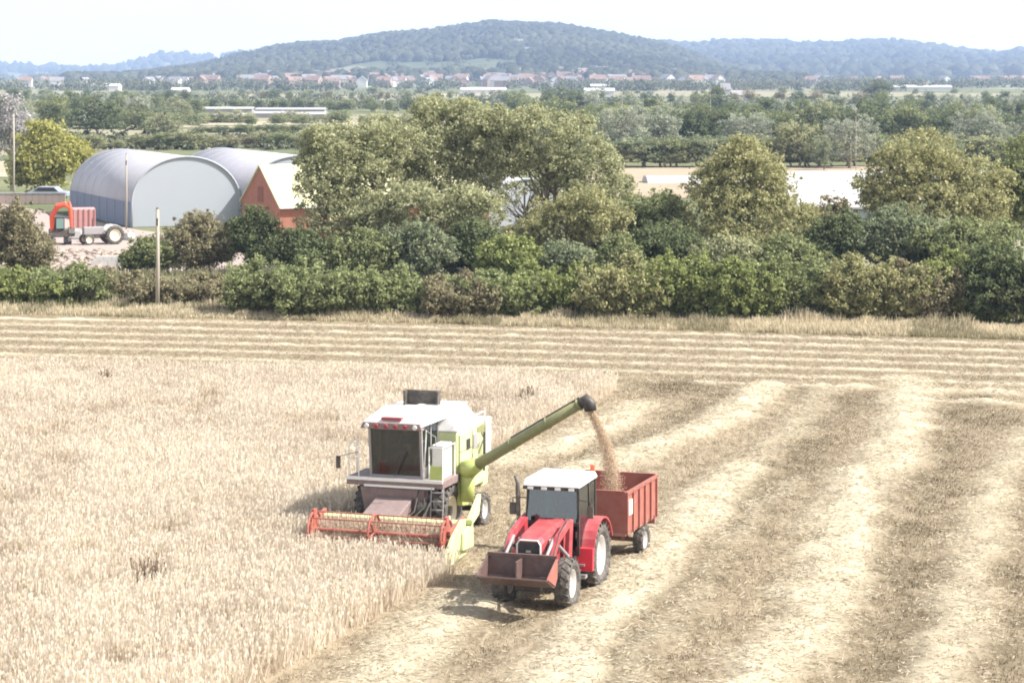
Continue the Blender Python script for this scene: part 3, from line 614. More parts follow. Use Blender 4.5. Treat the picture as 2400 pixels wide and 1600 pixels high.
# larger far buildings
def shed(name, label, px0, px1, ybase, depth, H_, rh, wall, roof, cat='shed', group=None, d=None, z=0):
    d = d or HC * FPX / (ybase - HY); L = (px1 - px0) * d / FPX
    return house_mesh(L, depth, H_, rh, M[wall], M[roof], name, label, cat, (X((px0 + px1) / 2, d), d + depth / 2, z), 0, group)
shed('farmhouse', 'white farmhouse with grey roof beside the dark evergreen', 1690, 1712, 245, 8, 6, 2.5, 'render_', 'greyroof', 'farmhouse')
shed('outbuilding', 'long pale outbuilding right of the white farmhouse', 1716, 1762, 243, 9, 3.5, 1.8, 'render_', 'grey', 'outbuilding')
shed('warehouse', 'long white warehouse roof above the clump of olive trees', 1080, 1186, 221, 16, 2.6, 1.2, 'render_', 'farwhite', 'warehouse')
shed('warehouse', 'long white warehouse far off right of the dark round tree', 2095, 2232, 213, 20, 2.4, 1.4, 'render_', 'farwhite', 'warehouse')
shed('warehouse', 'pale warehouse higher up behind the dark round tree', 2030, 2125, 194, 26, 3, 2, 'render_', 'farwhite', 'warehouse')
shed('warehouse', 'white factory building among the far trees on the left', 205, 248, 212, 14, 3.5, 1.5, 'render_', 'farwhite', 'warehouse')
shed('warehouse', 'small white factory building right of the larger left one', 255, 278, 214, 14, 3.5, 1.5, 'render_', 'farwhite', 'warehouse')
shed('warehouse', 'long white shed roof behind the houses of the village', 1385, 1450, 212, 16, 3, 1.4, 'render_', 'farwhite', 'warehouse')
shed('warehouse', 'pale long roof in the fields left of the village', 400, 440, 221, 12, 2.4, 1.4, 'render_', 'farwhite', 'warehouse')
shed('house', 'white cottage between the tall trees and the village', 1370, 1440, 228, 9, 3.2, 1.4, 'render_', 'farwhite', 'house')
for i, (a, b, yb) in enumerate(((460, 590, 264), (600, 760, 266), (495, 575, 281), (590, 680, 276), (690, 760, 278))):
    shed('glasshouse', ['long white glasshouse at the back left of the nursery', 'long white glasshouse at the back right of the nursery', 'pale glasshouse at the front left of the nursery', 'low pale glasshouse in the middle of the nursery', 'short pale glasshouse at the right end of the nursery'][i], a, b, yb, 8 + i, 1.1, .45, 'grey' if i != 2 else 'dark', 'sheet' if i in (1, 3) else 'farwhite', 'glasshouse')

# arched farm sheds
def arch_shed(name, label, fx, fy, ax, L, w_, hw, ht, wallm, roofm, gablem):
    # (fx, fy) front gable centre, ax unit axis pointing to the back
    rz = math.atan2(ax[1], ax[0]) - math.pi / 2
    t = thing(name, label, 'shed', (fx, fy, 0), rz)
    n = 26; arc = [(w_ / 2 * math.cos(math.pi * i / n), hw + (ht - hw) * math.sin(math.pi * i / n)) for i in range(n + 1)]
    m = MB(); k = n + 1
    vs = [(x, y, z) for y in (0, L) for x, z in arc] + [(x * .985, y, z - .08) for y in (0, L) for x, z in arc]
    m.add(vs, [(i, i + 1, k + i + 1, k + i) for i in range(n)] + [(2 * k + i, 3 * k + i, 3 * k + i + 1, 2 * k + i + 1) for i in range(n)] + [(i, 2 * k + i, 2 * k + i + 1, i + 1) for i in range(n)] + [(k + i, k + i + 1, 3 * k + i + 1, 3 * k + i) for i in range(n)])
    ro = m.build('roof', M[roofm], t, smooth=True)
    rb = MB()
    for j in range(9):
        y = .15 + j * (L - .3) / 8; rb.tube([(x * 1.001, y, z + .003) for x, z in arc], .02, 5)
    rb.build('rib', M[roofm], ro)
    m = MB()
    for s in (-1, 1): m.box(s * w_ / 2 - .06, s * w_ / 2 + .06, 0, L, 0, hw)
    m.build('wall', M[wallm], t)
    m = MB()
    for s in (-1, 1):
        for j in range(1, 8):
            y = j * L / 8; m.box(s * (w_ / 2 + .06), s * (w_ / 2 + .13), y - .04, y + .04, 0, hw)
    m.build('wall_post', M['gable'], t)
    for y, nm in ((.1, 'gable'), (L - .1, 'gable')):
        m = MB(); poly = [(w_ / 2 * .98, 0)] + [(x * .98, z - .06) for x, z in arc] + [(-w_ / 2 * .98, 0)]
        m.prism(poly, y - .04, y + .04, 'y'); m.build(nm, M[gablem], t)
    m = MB(); m.tube([(x, -.02, z) for x, z in [(w_ / 2, 0)] + arc + [(-w_ / 2, 0)]], .09, 6); m.build('gable_trim', M['gable'], t, smooth=True)
    return t
AX = Vector((-.4, .917)).normalized()
arch_shed('curved_shed', 'round topped grey shed with a pale blank gable and dark blue side beside the yard', X(437, 202), 202, AX, 23, 9.6, 2.1, 5.95, 'bluewall', 'sheet', 'gable')
arch_shed('curved_shed', 'second round topped shed with pale roof partly hidden behind the brick barn', -18.5, 204.2, AX, 24, 9.4, 2.6, 5.95, 'bluewall', 'sheet', 'gable')
arch_shed('polytunnel', 'silvery white arched tunnel shed seen through the limbs of the olive trees', X(1240, 196), 196, AX, 14, 7.4, 1.6, 4.3, 'sheet', 'sheet', 'gable')
# flat white covers on the tan field
def low_tunnel(label, px, d, L, w_, h, rz):
    t = thing('polytunnel', label, 'polytunnel', (X(px, d), d, 0), rz); n = 12
    arc = [(w_ / 2 * math.cos(math.pi * i / n), h * math.sin(math.pi * i / n)) for i in range(n + 1)]
    m = MB(); m.prism(arc, 0, L, 'y'); m.build('cover', M['polythene'], t, smooth=False)
    rb = MB()
    for j in range(7): rb.tube([(x * 1.005, j * L / 6, z + .02) for x, z in arc], .03, 5)
    rb.build('hoop', M['grey'], t)
shed('barn', 'low wide barn with bright white roof in front of the tan field at the right', 1870, 2045, 500, 22, .9, 2.2, 'gable', 'farwhite', 'barn', d=212)
M['polythene'] = M['farwhite']
low_tunnel('long low white tunnel at the front of the tan field', 1512, 282, 34, 5, .8, R(-86))
low_tunnel('white tunnel at the back of the bright white barn', 1840, 285, 30, 6, 1.2, R(-84))
# red brick barn
bx = thing('barn', 'red brick barn with a cream roof half hidden by the big olive tree', 'barn', (-17.7, 179, 0), math.atan2(.42, .91))
bm_ = MB(); bm_.prism([(0, 0), (9.2, 0), (9.2, 3.0), (4.6, 5.85), (0, 3.0)], 0, 17.5, 'x'); bm_.build('wall', M['brick'], bx)
m = MB()
for s in (-1, 1):
    y0 = 4.6 + s * 4.85; z0 = 3.0 - .16
    p = [(-.15, y0, z0), (17.8, y0, z0), (17.8, 4.6, 5.88), (-.15, 4.6, 5.88)]
    m.hexa(p + [(a, b, c + .14) for a, b, c in p])
m.build('roof', M['creamroof'], bx)
m = MB(); m.box(-.04, .02, 4.0, 5.2, 3.1, 4.3); m.build('hatch', M['brickdark'], bx)
m = MB(); m.box(3, 5.4, -.03, .03, 0, 2.4); d_ = m.build('door', M['brickdark'], bx); m = MB(); m.box(5.15, 5.2, -.07, -.03, 1.0, 1.2); m.build('handle', M['dark'], d_)
m = MB(); m.tube([(-.1, -.32, 2.86), (17.8, -.32, 2.86)], .06, 6); m.build('gutter', M['white'], bx)

# poles
def pole(label, px, ybase, ytop, r, d=None, arm=False, mat='wood'):
    d = d or HC * FPX / (ybase - HY); h = Z(ytop, d)
    t = thing('wooden_pole', label, 'pole', (X(px, d), d, 0)); m = MB()
    m.tube([(0, 0, -.2), (.02, 0, h * .5), (0, 0, h)], [r * 1.15, r, r * .85], 10); m.build('post', M[mat], t, smooth=True)
    m = MB()
    if arm:
        m.box(-.35, .35, -.04, .04, h - .35, h - .25)
        for s in (-.3, .3): m.cyl((s, 0, h - .25), (s, 0, h - .12), .035)
    else: m.cyl((0, 0, h), (0, 0, h + .1), r * .9, r * .3); m.box(-.05, .05, -r - .05, -r + .02, h - .9, h - .5)
    m.build('crossarm' if arm else 'cap', M['dark'], t); return t
pole('weathered wooden pole standing in the grass at the field edge', 369, 733, 490, .105)
pole('thin pole rising in front of the round topped shed', 296, 535, 362, .07, d=198)
pole('pale pole beside the yellow green tree at the left', 32, 455, 268, .09, d=240, mat='palebark', arm=True)
pole('thin mast in front of the tall grey willow, left of a pair', 1994, 420, 318, .035, d=292)
pole('taller thin mast in front of the tall grey willow, right of a pair', 2006, 420, 256, .035, d=296)
pole('thin pole rising from the tree belt beside the evergreen', 1665, 330, 222, .05, d=455)
pole('thin pole above the domed willows', 1458, 330, 205, .05, d=470)

# ------------------------------------------------------------------ the harvested field
HX, HYv = -.295, -.955                         # heading of the machines
CROP = [(-7.6, 44), (-1.45, 61.9), (-5.3, 63.4), (-5.2, 64.6), (4.4, 97.6), (-8, 100.2), (-30, 103.5), (-36, 104), (-18, 44)]
SW = []                                        # straw swaths: (polyline, half width, strength)
for k in range(8):
    c = 119.8 - 3.1 * k
    x0 = -34 if k < 6 else (8 if k == 6 else 15)
    SW.append(([(x, c - .235 * x - .0012 * x * x + .12 * math.sin(x * .21 + k)) for x in np.linspace(x0, 34, 18)], .36, .9))
def poly(*pts): return [at(x, y) for x, y in pts]
SW += [
 (poly((880, 1640), (960, 1540), (1080, 1420)), 1.0, .75),
 (poly((1250, 1650), (1329, 1570), (1400, 1480), (1472, 1388), (1570, 1290), (1640, 1205), (1700, 1140), (1748, 1105)), .8, .95),
 (poly((1748, 1105), (1830, 1030), (1900, 960), (1940, 910)), .8, .4),
 (poly((1330, 1115), (1443, 1085), (1558, 1040), (1702, 985), (1780, 930), (1790, 905)), .85, .95),
 (poly((1180, 1090), (1300, 1050), (1420, 1000), (1500, 955)), .9, .8),
 (poly((1760, 1640), (1874, 1475), (1949, 1360), (1977, 1217), (2018, 1130), (2092, 1073), (2121, 998), (2132, 918), (2130, 890)), 1.0, .95),
 (poly((2195, 1640), (2230, 1475), (2262, 1360), (2320, 1180), (2380, 1080), (2440, 1000)), .8, .55),
 (poly((1460, 1600), (1560, 1480), (1680, 1300), (1760, 1210), (1860, 1130)), .6, .3),
]
DK = [ (poly((1400, 1640), (1480, 1500), (1620, 1340), (1720, 1210), (1850, 1100), (1950, 950)), 1.5, 1.0),
       (poly((2090, 1600), (2120, 1400), (2110, 1200), (2180, 1050), (2250, 930)), 1.5, .95),
       (poly((1420, 1070), (1560, 1000), (1660, 950), (1720, 915)), 1.0, .8), (poly((1050, 1600), (1140, 1500), (1280, 1440)), .7, .7),
       (poly((2360, 1600), (2400, 1300), (2440, 1100)), 1.2, .8), (poly((1580, 912), (1680, 902), (1900, 925), (2150, 960), (2400, 1000)), 2.2, 1.0), (poly((1850, 1140), (1950, 1000), (1990, 920)), 1.2, .6)]
def masks(x, y):
    wx = x + .5 * (vnoise(x, y, 1.6, 1) - .5) * 1.4 + .3 * (vnoise(x, y, .5, 2) - .5); wy = y + .5 * (vnoise(x, y, 1.4, 3) - .5) * 1.4
    ws_ = np.where(y + .235 * x > 101, .3, 1.); wx = x + (wx - x) * ws_; wy = y + (wy - y) * ws_
    s = np.zeros(x.shape); dk = np.zeros(x.shape)
    for pl, hw, st in SW:
        dd = dist_poly(wx, wy, pl); s = np.maximum(s, st * np.exp(-(dd / hw) ** 2.2))
    for pl, hw, st in DK:
        dd = dist_poly(wx, wy, pl); dk = np.maximum(dk, st * np.exp(-(dd / hw) ** 2))
    return s * (.75 + .5 * vnoise(x, y, .9, 4)), dk * (.4 + .9 * vnoise(x, y, 1.1, 6))
gx = np.arange(-38, 38.01, .22); gy = np.arange(38, 137, .22); a, b = np.meshgrid(gx, gy)
S_, K_ = masks(a, b)
K_ = np.maximum(K_, .45 * (b + .235 * a > 103.5))
inC = inpoly(a, b, CROP).astype(float)
for _ in range(1): inC = (inC + np.roll(inC, 1, 0) + np.roll(inC, -1, 0) + np.roll(inC, 1, 1) + np.roll(inC, -1, 1)) / 5
crow = b + .235 * a + .0012 * a * a
verge = np.clip((crow - 121.5) / 1.2, 0, 1)
zz = .02 + np.where(b + .235 * a > 101, .1, .2) * S_ * (1 - inC) * (.4 + 1.2 * vnoise(a, b, .5, 8)) + .05 * vnoise(a, b, .6, 9) + .04 * verge
me = np_mesh('field', np.stack([a, b, zz], -1).reshape(-1, 3), (lambda i: np.stack([i[:-1, :-1], i[:-1, 1:], i[1:, 1:], i[1:, :-1]], -1).reshape(-1))(np.arange(a.size).reshape(a.shape)), 4, None)
for nm, arr in (('straw', S_), ('dark', K_), ('verge', verge), ('crop', inC)):
    at_ = me.attributes.new(nm, 'FLOAT', 'POINT'); at_.data.foreach_set('value', arr.ravel().astype(np.float32))
m, t, bs = new_mat('stubble_field')
def N(ty, **k):
    n_ = t.nodes.new(ty)
    for kk, vv in k.items(): n_.inputs[kk].default_value = vv
    return n_
tc = N('ShaderNodeTexCoord'); mp = N('ShaderNodeMapping'); mp.inputs['Rotation'].default_value = (0, 0, R(-17)); mp.inputs['Scale'].default_value = (3.2, .8, 1)
t.links.new(tc.outputs['Object'], mp.inputs[0])
n1 = N('ShaderNodeTexNoise', Scale=1.1, Detail=10, Roughness=.78); t.links.new(mp.outputs[0], n1.inputs['Vector'])
n2 = N('ShaderNodeTexNoise', Scale=7, Detail=6, Roughness=.8); t.links.new(tc.outputs['Object'], n2.inputs['Vector'])
def mixc(fac, c1, c2):
    x_ = t.nodes.new('ShaderNodeMix'); x_.data_type = 'RGBA'
    for i, c in ((6, c1), (7, c2)):
        if isinstance(c, tuple): x_.inputs[i].default_value = (*c, 1)
        else: t.links.new(c, x_.inputs[i])
    if isinstance(fac, float): x_.inputs[0].default_value = fac
    else: t.links.new(fac, x_.inputs[0])
    return x_.outputs[2]
def ramp(src, a_, b_):
    r_ = t.nodes.new('ShaderNodeMapRange'); r_.inputs[1].default_value = a_; r_.inputs[2].default_value = b_; t.links.new(src, r_.inputs[0]); return r_.outputs[0]
def attr(nm): a_ = t.nodes.new('ShaderNodeAttribute'); a_.attribute_name = nm; return a_.outputs['Fac']
base = mixc(ramp(n1.outputs[0], .38, .62), (.14, .108, .066), (.39, .32, .22))
base = mixc(ramp(n2.outputs[0], .45, .85), base, (.42, .35, .245))
dk = t.nodes.new('ShaderNodeMath'); dk.operation = 'MULTIPLY'; t.links.new(attr('dark'), dk.inputs[0]); t.links.new(ramp(n2.outputs[0], .8, .3), dk.inputs[1])
base = mixc(dk.outputs[0], base, (.1, .08, .045))
base = mixc(ramp(attr('straw'), .15, .8), base, (.5, .44, .32))
base = mixc(attr('verge'), base, (.32, .28, .17))
base = mixc(attr('crop'), base, (.38, .31, .22))
t.links.new(base, bs.inputs['Base Color']); bs.inputs['Roughness'].default_value = 1; bs.inputs['Specular IOR Level'].default_value = .1
bp = N('ShaderNodeBump', Strength=.8, Distance=.06); t.links.new(n2.outputs[0], bp.inputs['Height']); t.links.new(bp.outputs[0], bs.inputs['Normal'])
me.materials[0] = m
tag(link(bpy.data.objects.new('field', me)), kind='structure')

def blades(P, h, wd, lean, tone_, seed, ear=None):   # upright tapering blades, crossed directions
    r_ = np.random.default_rng(seed); n = len(P); az = r_.uniform(0, 2 * np.pi, n)
    u = np.stack([np.cos(az), np.sin(az), np.zeros(n)], -1); la = r_.uniform(0, 2 * np.pi, n); ll = lean * r_.random(n)
    top = P + np.stack([np.cos(la) * ll * h, np.sin(la) * ll * h, h * (1 - .3 * ll)], -1)
    mid = P * .45 + top * .55
    co = np.stack([P - u * wd * .5, P + u * wd * .5, mid + u * wd * .45, top + u * wd * .12, top - u * wd * .12, mid - u * wd * .45], 1)
    f = (np.array([0, 1, 2, 5, 5, 2, 3, 4])[None] + (np.arange(n) * 6)[:, None]).reshape(-1)
    co = co.reshape(-1, 3); tn = np.repeat(tone_, 2)
    if ear is not None:
        er = np.stack([top - u * ear[:, None] * .32, top + np.array([0, 0, 1]) * ear[:, None] * .5, top + u * ear[:, None] * .32, top - np.array([0, 0, 1]) * ear[:, None] * 1.0], 1).reshape(-1, 3)
        f = np.concatenate([f, len(co) + np.arange(4 * n)]); co = np.concatenate([co, er]); tn = np.concatenate([tn, np.clip(tone_ + .25, 0, 1)])
    return co, f, tn
def stuff(name, label, cat, co, f, tn, mat):
    me = np_mesh(name, co, f, 4, mat, tn); return tag(link(bpy.data.objects.new(name, me)), label, cat, kind='stuff')
M['croplf'] = leaf_mat('ripe_barley', (.54, .458, .348), (.78, .705, .585), .45)
M['strawlf'] = leaf_mat('loose_straw', (.34, .285, .2), (.55, .49, .375), .15)
M['stublf'] = leaf_mat('stubble', (.13, .1, .06), (.47, .395, .29), .3)
M['vergelf'] = leaf_mat('dry_grass', (.3, .27, .16), (.76, .67, .5), .4)
# standing crop
def scatter(n, x0, x1, y0, y1, seed):
    r_ = np.random.default_rng(seed); y = np.sqrt(r_.uniform(y0 ** 2, y1 ** 2, n)); lim = (1250 / FPX) * y + .5
    x = r_.uniform(-1, 1, n) * lim; return x, y
x, y = scatter(560000, 0, 0, 47, 108, 3); k = inpoly(x, y, CROP); x, y = x[k], y[k]
thin = vnoise(x, y, 2.3, 12) * .6 + vnoise(x * 1.0, y, .7, 13) * .4; rr = np.random.default_rng(4)
k = rr.random(len(x)) < np.clip(1.25 - .9 * (thin > .68), .25, 1); x, y, thin = x[k], y[k], thin[k]
edge_ = np.clip(dist_poly(x, y, CROP[:5]) / .6, 0, 1)
h = .5 + .14 * edge_ + .16 * vnoise(x, y, 1.2, 14) + .1 * rr.normal(size=len(x)).clip(-1.5, 1.5) - .25 * (thin > .7)
tn = np.clip(.6 - .35 * (thin > .66) + .55 * (vnoise(x * 1.6 + y * .4, y * .5, 3.0, 15) - .5) + .22 * rr.normal(size=len(x)), 0, 1)
co, f, tt = blades(np.stack([x, y, np.zeros(len(x)) + .03], -1), h, .03, .45, tn, 5, ear=np.full(len(x), .075) * (.7 + .6 * rr.random(len(x))))
stuff('standing_crop', 'ripe pale barley still standing left of the combine harvester', 'barley crop', co, f, tt, M['croplf'])
# loose straw on the swaths and scattered around
x, y = scatter(900000, 0, 0, 46, 124, 6); s, dk_ = masks(x, y); rr = np.random.default_rng(7)
k = (rr.random(len(x)) < np.clip(s * 1.25 + .05, 0, 1)) & ~inpoly(x, y, CROP); x, y, s = x[k], y[k], s[k]; n = len(x)
az = rr.normal(.2, .9, n); el = rr.normal(0, .25, n); u = np.stack([np.cos(az) * np.cos(el), np.sin(az) * np.cos(el), np.sin(el)], -1)
L = rr.uniform(.05, .14, n)[:, None]; v = np.cross(u, unit(rr.normal(size=(n, 3)) + np.array([0, 0, 1.5])))
P = np.stack([x, y, .05 + np.where(y + .235 * x > 101, .14, .3) * s * rr.random(n) + .02], -1)
co, f = quads(P, u * L, unit(v) * .012)
stuff('loose_straw', 'pale cut straw lying in swaths across the stubble', 'straw', co, f, np.clip(.35 + .5 * s * rr.random(n) + .3 * rr.random(n), 0, 1), M['strawlf'])
# stubble stems in drill rows
x, y = scatter(460000, 0, 0, 46, 123, 8); k = ~inpoly(x, y, CROP); x, y = x[k], y[k]
q1 = x * .955 - y * .295; q2 = x * .295 + y * .955; q1 = np.round(q1 / .14) * .14 + np.random.default_rng(1).normal(0, .035, len(x)); x = q1 * .955 + q2 * .295; y = -q1 * .295 + q2 * .955
s, dk_ = masks(x, y); rr = np.random.default_rng(10); k = rr.random(len(x)) > np.clip(s, 0, .8); x, y, dk_ = x[k], y[k], dk_[k]
co, f, tt = blades(np.stack([x, y, np.full(len(x), .02)], -1), rr.uniform(.04, .1, len(x)), .018, .4, np.clip(.58 - .9 * dk_ + .25 * rr.normal(size=len(x)), 0, 1), 11)
stuff('stubble', 'short cut stubble between the straw swaths', 'stubble', co, f, tt, M['stublf'])
# verge grass
rr = np.random.default_rng(12); n = 75000; x = rr.uniform(-33, 31, n); c = rr.uniform(121.8, 126.5, n); y = c - .235 * x - .0012 * x * x
y = np.where(x > 4, np.minimum(y, 129.5 - .1 * x - 1), y + np.clip(-x, 0, 99) * .0)
hh = .15 + .28 * np.clip((c - 121) / 5, 0, 1) * (.5 + vnoise(x, y, 1.5, 20)); tn = np.clip(.75 - .5 * (vnoise(x + 50, y, 3, 21) > .62) + .22 * rr.normal(size=n) - .2 * (c < 123), 0, 1)
co, f, tt = blades(np.stack([x, y, np.full(n, .03)], -1), hh * rr.uniform(.5, 1.35, n) * (1 + .5 * (vnoise(x, y, .8, 33) > .62)), .05, .5, tn, 22, ear=.07 * rr.random(n))
stuff('verge_grass', 'tall dry grass along the field edge below the hedge', 'grass', co, f, tt, M['vergelf'])
rr = np.random.default_rng(13); n = 60000; x = rr.uniform(-36, 33, n); y = rr.uniform(126, 150, n) - .12 * x
co, f, tt = blades(np.stack([x, y, np.full(n, -.02)], -1), rr.uniform(.3, .8, n), .07, .5, rr.random(n) * .7, 23)
M['weedlf'] = leaf_mat('brown_weeds', (.15, .1, .07), (.4, .32, .24), .25)
M['roughlf'] = leaf_mat('rough_grass', (.12, .14, .06), (.42, .38, .24), .25)
stuff('rough_grass', 'rough tangled grass and weeds under and behind the hedge', 'grass', co, f, tt, M['roughlf'])
# dead brown seed heads standing in the crop
for i, (px, py, lb) in enumerate(((345, 1335, 'dark brown weed clump standing alone in the pale crop'), (245, 885, 'small dark weed clump in the far part of the crop'), (1240, 925, 'wispy brown weeds behind the unloading pipe'))):
    X0, Y0 = at(px, py, .7); rr = np.random.default_rng(90 + i); n = 80; pt = np.stack([X0 + rr.normal(0, .16, n), Y0 + rr.normal(0, .2, n), np.full(n, .1)], -1)
    co, f, tt = blades(pt, rr.uniform(.6, 1.0, n), .035, .4, rr.random(n) * .5, 95 + i, ear=.1 * rr.random(n))
    me = np_mesh('weed_clump', co, f, 4, M['weedlf'], tt); tag(link(bpy.data.objects.new('weed_clump', me)), lb, 'weeds')

# ------------------------------------------------------------------ wheels, drivers
def wheel(parent, cx, cy, r, wd, rimm='rim', lugs=22, rr_=.56, nm='wheel'):
    m = MB(); h = wd / 2
    m.lathe_x([(-h * .7, r * rr_), (-h, r * .72), (-h, r * .88), (-h * .75, r * .97), (0, r), (h * .75, r * .97), (h, r * .88), (h, r * .72), (h * .7, r * rr_), (-h * .7, r * rr_)], (cx, cy, r), 40)
    for i in range(lugs):
        for s in (-1, 1):
            a = 2 * math.pi * (i + (.5 if s > 0 else 0)) / lugs; a2 = a + .2
            def P(x_, an, rad): return (cx + x_, cy + rad * math.cos(an), r + rad * math.sin(an))
            t_ = .045
            m.hexa([P(0, a - t_, r * .97), P(s * h, a2 - t_, r * .9), P(s * h, a2 + t_, r * .9), P(0, a + t_, r * .97), P(0, a - t_ * .8, r * 1.035), P(s * h * 1.02, a2 - t_ * .8, r * .985), P(s * h * 1.02, a2 + t_ * .8, r * .985), P(0, a + t_ * .8, r * 1.035)])
    w_ = m.build(nm, M['tyre'], parent)
    m = MB()
    m.lathe_x([(-h * .72, r * rr_), (-h * .72, r * (rr_ - .05)), (-h * .3, r * (rr_ - .1)), (-h * .2, r * .2), (-h * .35, .001)], (cx, cy, r), 28)
    m.lathe_x([(h * .72, r * rr_), (h * .72, r * (rr_ - .05)), (h * .3, r * (rr_ - .1)), (h * .2, r * .2), (h * .35, .001)], (cx, cy, r), 28)
    for i in range(8):
        a = math.pi * i / 4; m.cyl((cx - h * .5, cy + r * .14 * math.cos(a), r + r * .14 * math.sin(a)), (cx + h * .5, cy + r * .14 * math.cos(a), r + r * .14 * math.sin(a)), .015, n=6)
    m.build('rim', M[rimm], w_, smooth=True); return w_
def person_mesh():
    V = []; E = []; Rr = []
    def add(p, r, par=None):
        V.append(p); Rr.append(r)
        if par is not None: E.append((par, len(V) - 1))
        return len(V) - 1
    pel = add((0, 0, 0), .15); wst = add((0, .02, .2), .14, pel); ch = add((0, .03, .4), .165, wst); nk = add((0, .02, .56), .062, ch); hd_ = add((0, 0, .66), .088, nk); ht_ = add((0, 0, .77), .08, hd_)
    for s in (-1, 1):
        sh = add((s * .19, .02, .48), .065, ch); el = add((s * .25, -.12, .27), .046, sh); wr = add((s * .17, -.38, .3), .03, el); pm = add((s * .16, -.45, .31), .036, wr)
        for j in range(4): f1 = add((s * (.19 - j * .021), -.5, .315), .01, pm); f2 = add((s * (.19 - j * .021), -.525, .29), .008, f1)
        th = add((s * .12, -.46, .33), .011, pm); add((s * .11, -.49, .34), .009, th)
        hp = add((s * .1, -.05, -.02), .1, pel); kn = add((s * .14, -.46, .02), .07, hp); an = add((s * .14, -.55, -.38), .045, kn); add((s * .14, -.7, -.42), .04, an)
    me = bpy.data.meshes.new('person'); me.from_pydata(V, E, []); o = bpy.data.objects.new('tmp', me); COL.objects.link(o)
    sk = o.modifiers.new('s', 'SKIN'); o.modifiers.new('u', 'SUBSURF').levels = 1
    for i, d_ in enumerate(me.skin_vertices[0].data): d_.radius = (Rr[i], Rr[i]); d_.use_root = (i == 0)
    dg = bpy.context.evaluated_depsgraph_get(); me2 = bpy.data.meshes.new_from_object(o.evaluated_get(dg)); COL.objects.unlink(o); bpy.data.objects.remove(o)
    me2.materials.clear()
    for nm in ('shirt', 'skin', 'trousers'): me2.materials.append(M[nm])
    for p in me2.polygons:
        c_ = p.center; p.use_smooth = True
        p.material_index = 1 if (c_.z > .53 and abs(c_.x) < .12) or (c_.y < -.3 and c_.z > .2) else (2 if c_.z < .1 else 0)
    me2.name = 'person'; return me2
PM = person_mesh()
def driver(label, loc, rz):
    o = link(bpy.data.objects.new('person', PM)); o.location = loc; o.rotation_euler = (0, 0, rz); tag(o, label, 'person')
    bm2 = bmesh.new(); bmesh.ops.create_uvsphere(bm2, u_segments=14, v_segments=8, radius=.1)
    for v in bm2.verts: v.co.z = v.co.z * 1.0 + .76; v.co.y = v.co.y * 1.05 + .025
    bmesh.ops.delete(bm2, geom=[v for v in bm2.verts if v.co.y < -.03 and v.co.z < .8 or v.co.z < .68], context='VERTS')
    me_ = bpy.data.meshes.new('hair'); bm2.to_mesh(me_); bm2.free(); me_.materials.append(M['hair']); link(bpy.data.objects.new('hair', me_), o)
    m_ = MB(); m_.add([(-.012, -.085, .7), (.012, -.085, .7), (0, -.105, .69), (0, -.083, .735)], [(0, 1, 2), (0, 2, 3), (1, 3, 2)]); m_.build('nose', M['skin'], o)
    m_ = MB(); 
    for s in (-1, 1): m_.cyl((s * .032, -.078, .735), (s * .032, -.09, .735), .009, n=8)
    m_.build('eye', M['black'], o)
    return o

# ------------------------------------------------------------------ combine harvester
CR = R(-18); C0 = Vector((-3.25, 66.05, 0))
cb = thing('combine_harvester', 'white and lime green combine harvester with raised unloading pipe cutting the barley', 'combine harvester', C0, CR)
# local axes: -y forward, +x the side seen in the picture
m = MB(); m.hexa([(-1.35, 1.3, 1.15), (1.35, 1.3, 1.15), (1.35, 4.1, 1.15), (-1.35, 4.1, 1.15), (-1.35, 1.3, 2.95), (1.35, 1.3, 2.95), (1.35, 4.0, 2.95), (-1.35, 4.0, 2.95)])
m.hexa([(-1.2, 3.9, .95), (1.2, 3.9, .95), (1.2, 4.5, .95), (-1.2, 4.5, .95), (-1.2, 3.9, 2.4), (1.2, 3.9, 2.4), (1.2, 4.6, 1.9), (-1.2, 4.6, 1.9)])
body = m.build('body', M['palelime'], cb, bevel=.05)
m = MB(); m.hexa([(-1.37, 1.28, 2.95), (1.37, 1.28, 2.95), (1.37, 3.4, 2.95), (-1.37, 3.4, 2.95), (-1.0, 1.5, 3.52), (1.0, 1.5, 3.52), (1.0, 3.1, 3.52), (-1.0, 3.1, 3.52)])
m.build('grain_tank', M['white'], cb, bevel=.04)
m = MB(); m.box(-.2, 1.0, 2.0, 3.2, 3.52, 3.56); m.hexa([(.7, 3.2, 2.95), (1.36, 3.2, 2.95), (1.36, 4.0, 2.95), (.7, 4.0, 2.95), (.75, 3.25, 3.15), (1.3, 3.25, 3.15), (1.3, 3.9, 3.05), (.75, 3.9, 3.05)]); m.build('tank_cover', M['white'], cb, bevel=.02)
m = MB(); m.box(-.6, .42, 2.45, 2.5, 3.5, 3.93); m.box(-.62, .44, 2.4, 2.46, 3.88, 3.95); m.box(-.63, -.57, 2.2, 2.46, 3.52, 3.95); m.box(.38, .44, 2.2, 2.46, 3.52, 3.95); m.build('intake_hood', M['dark'], cb)
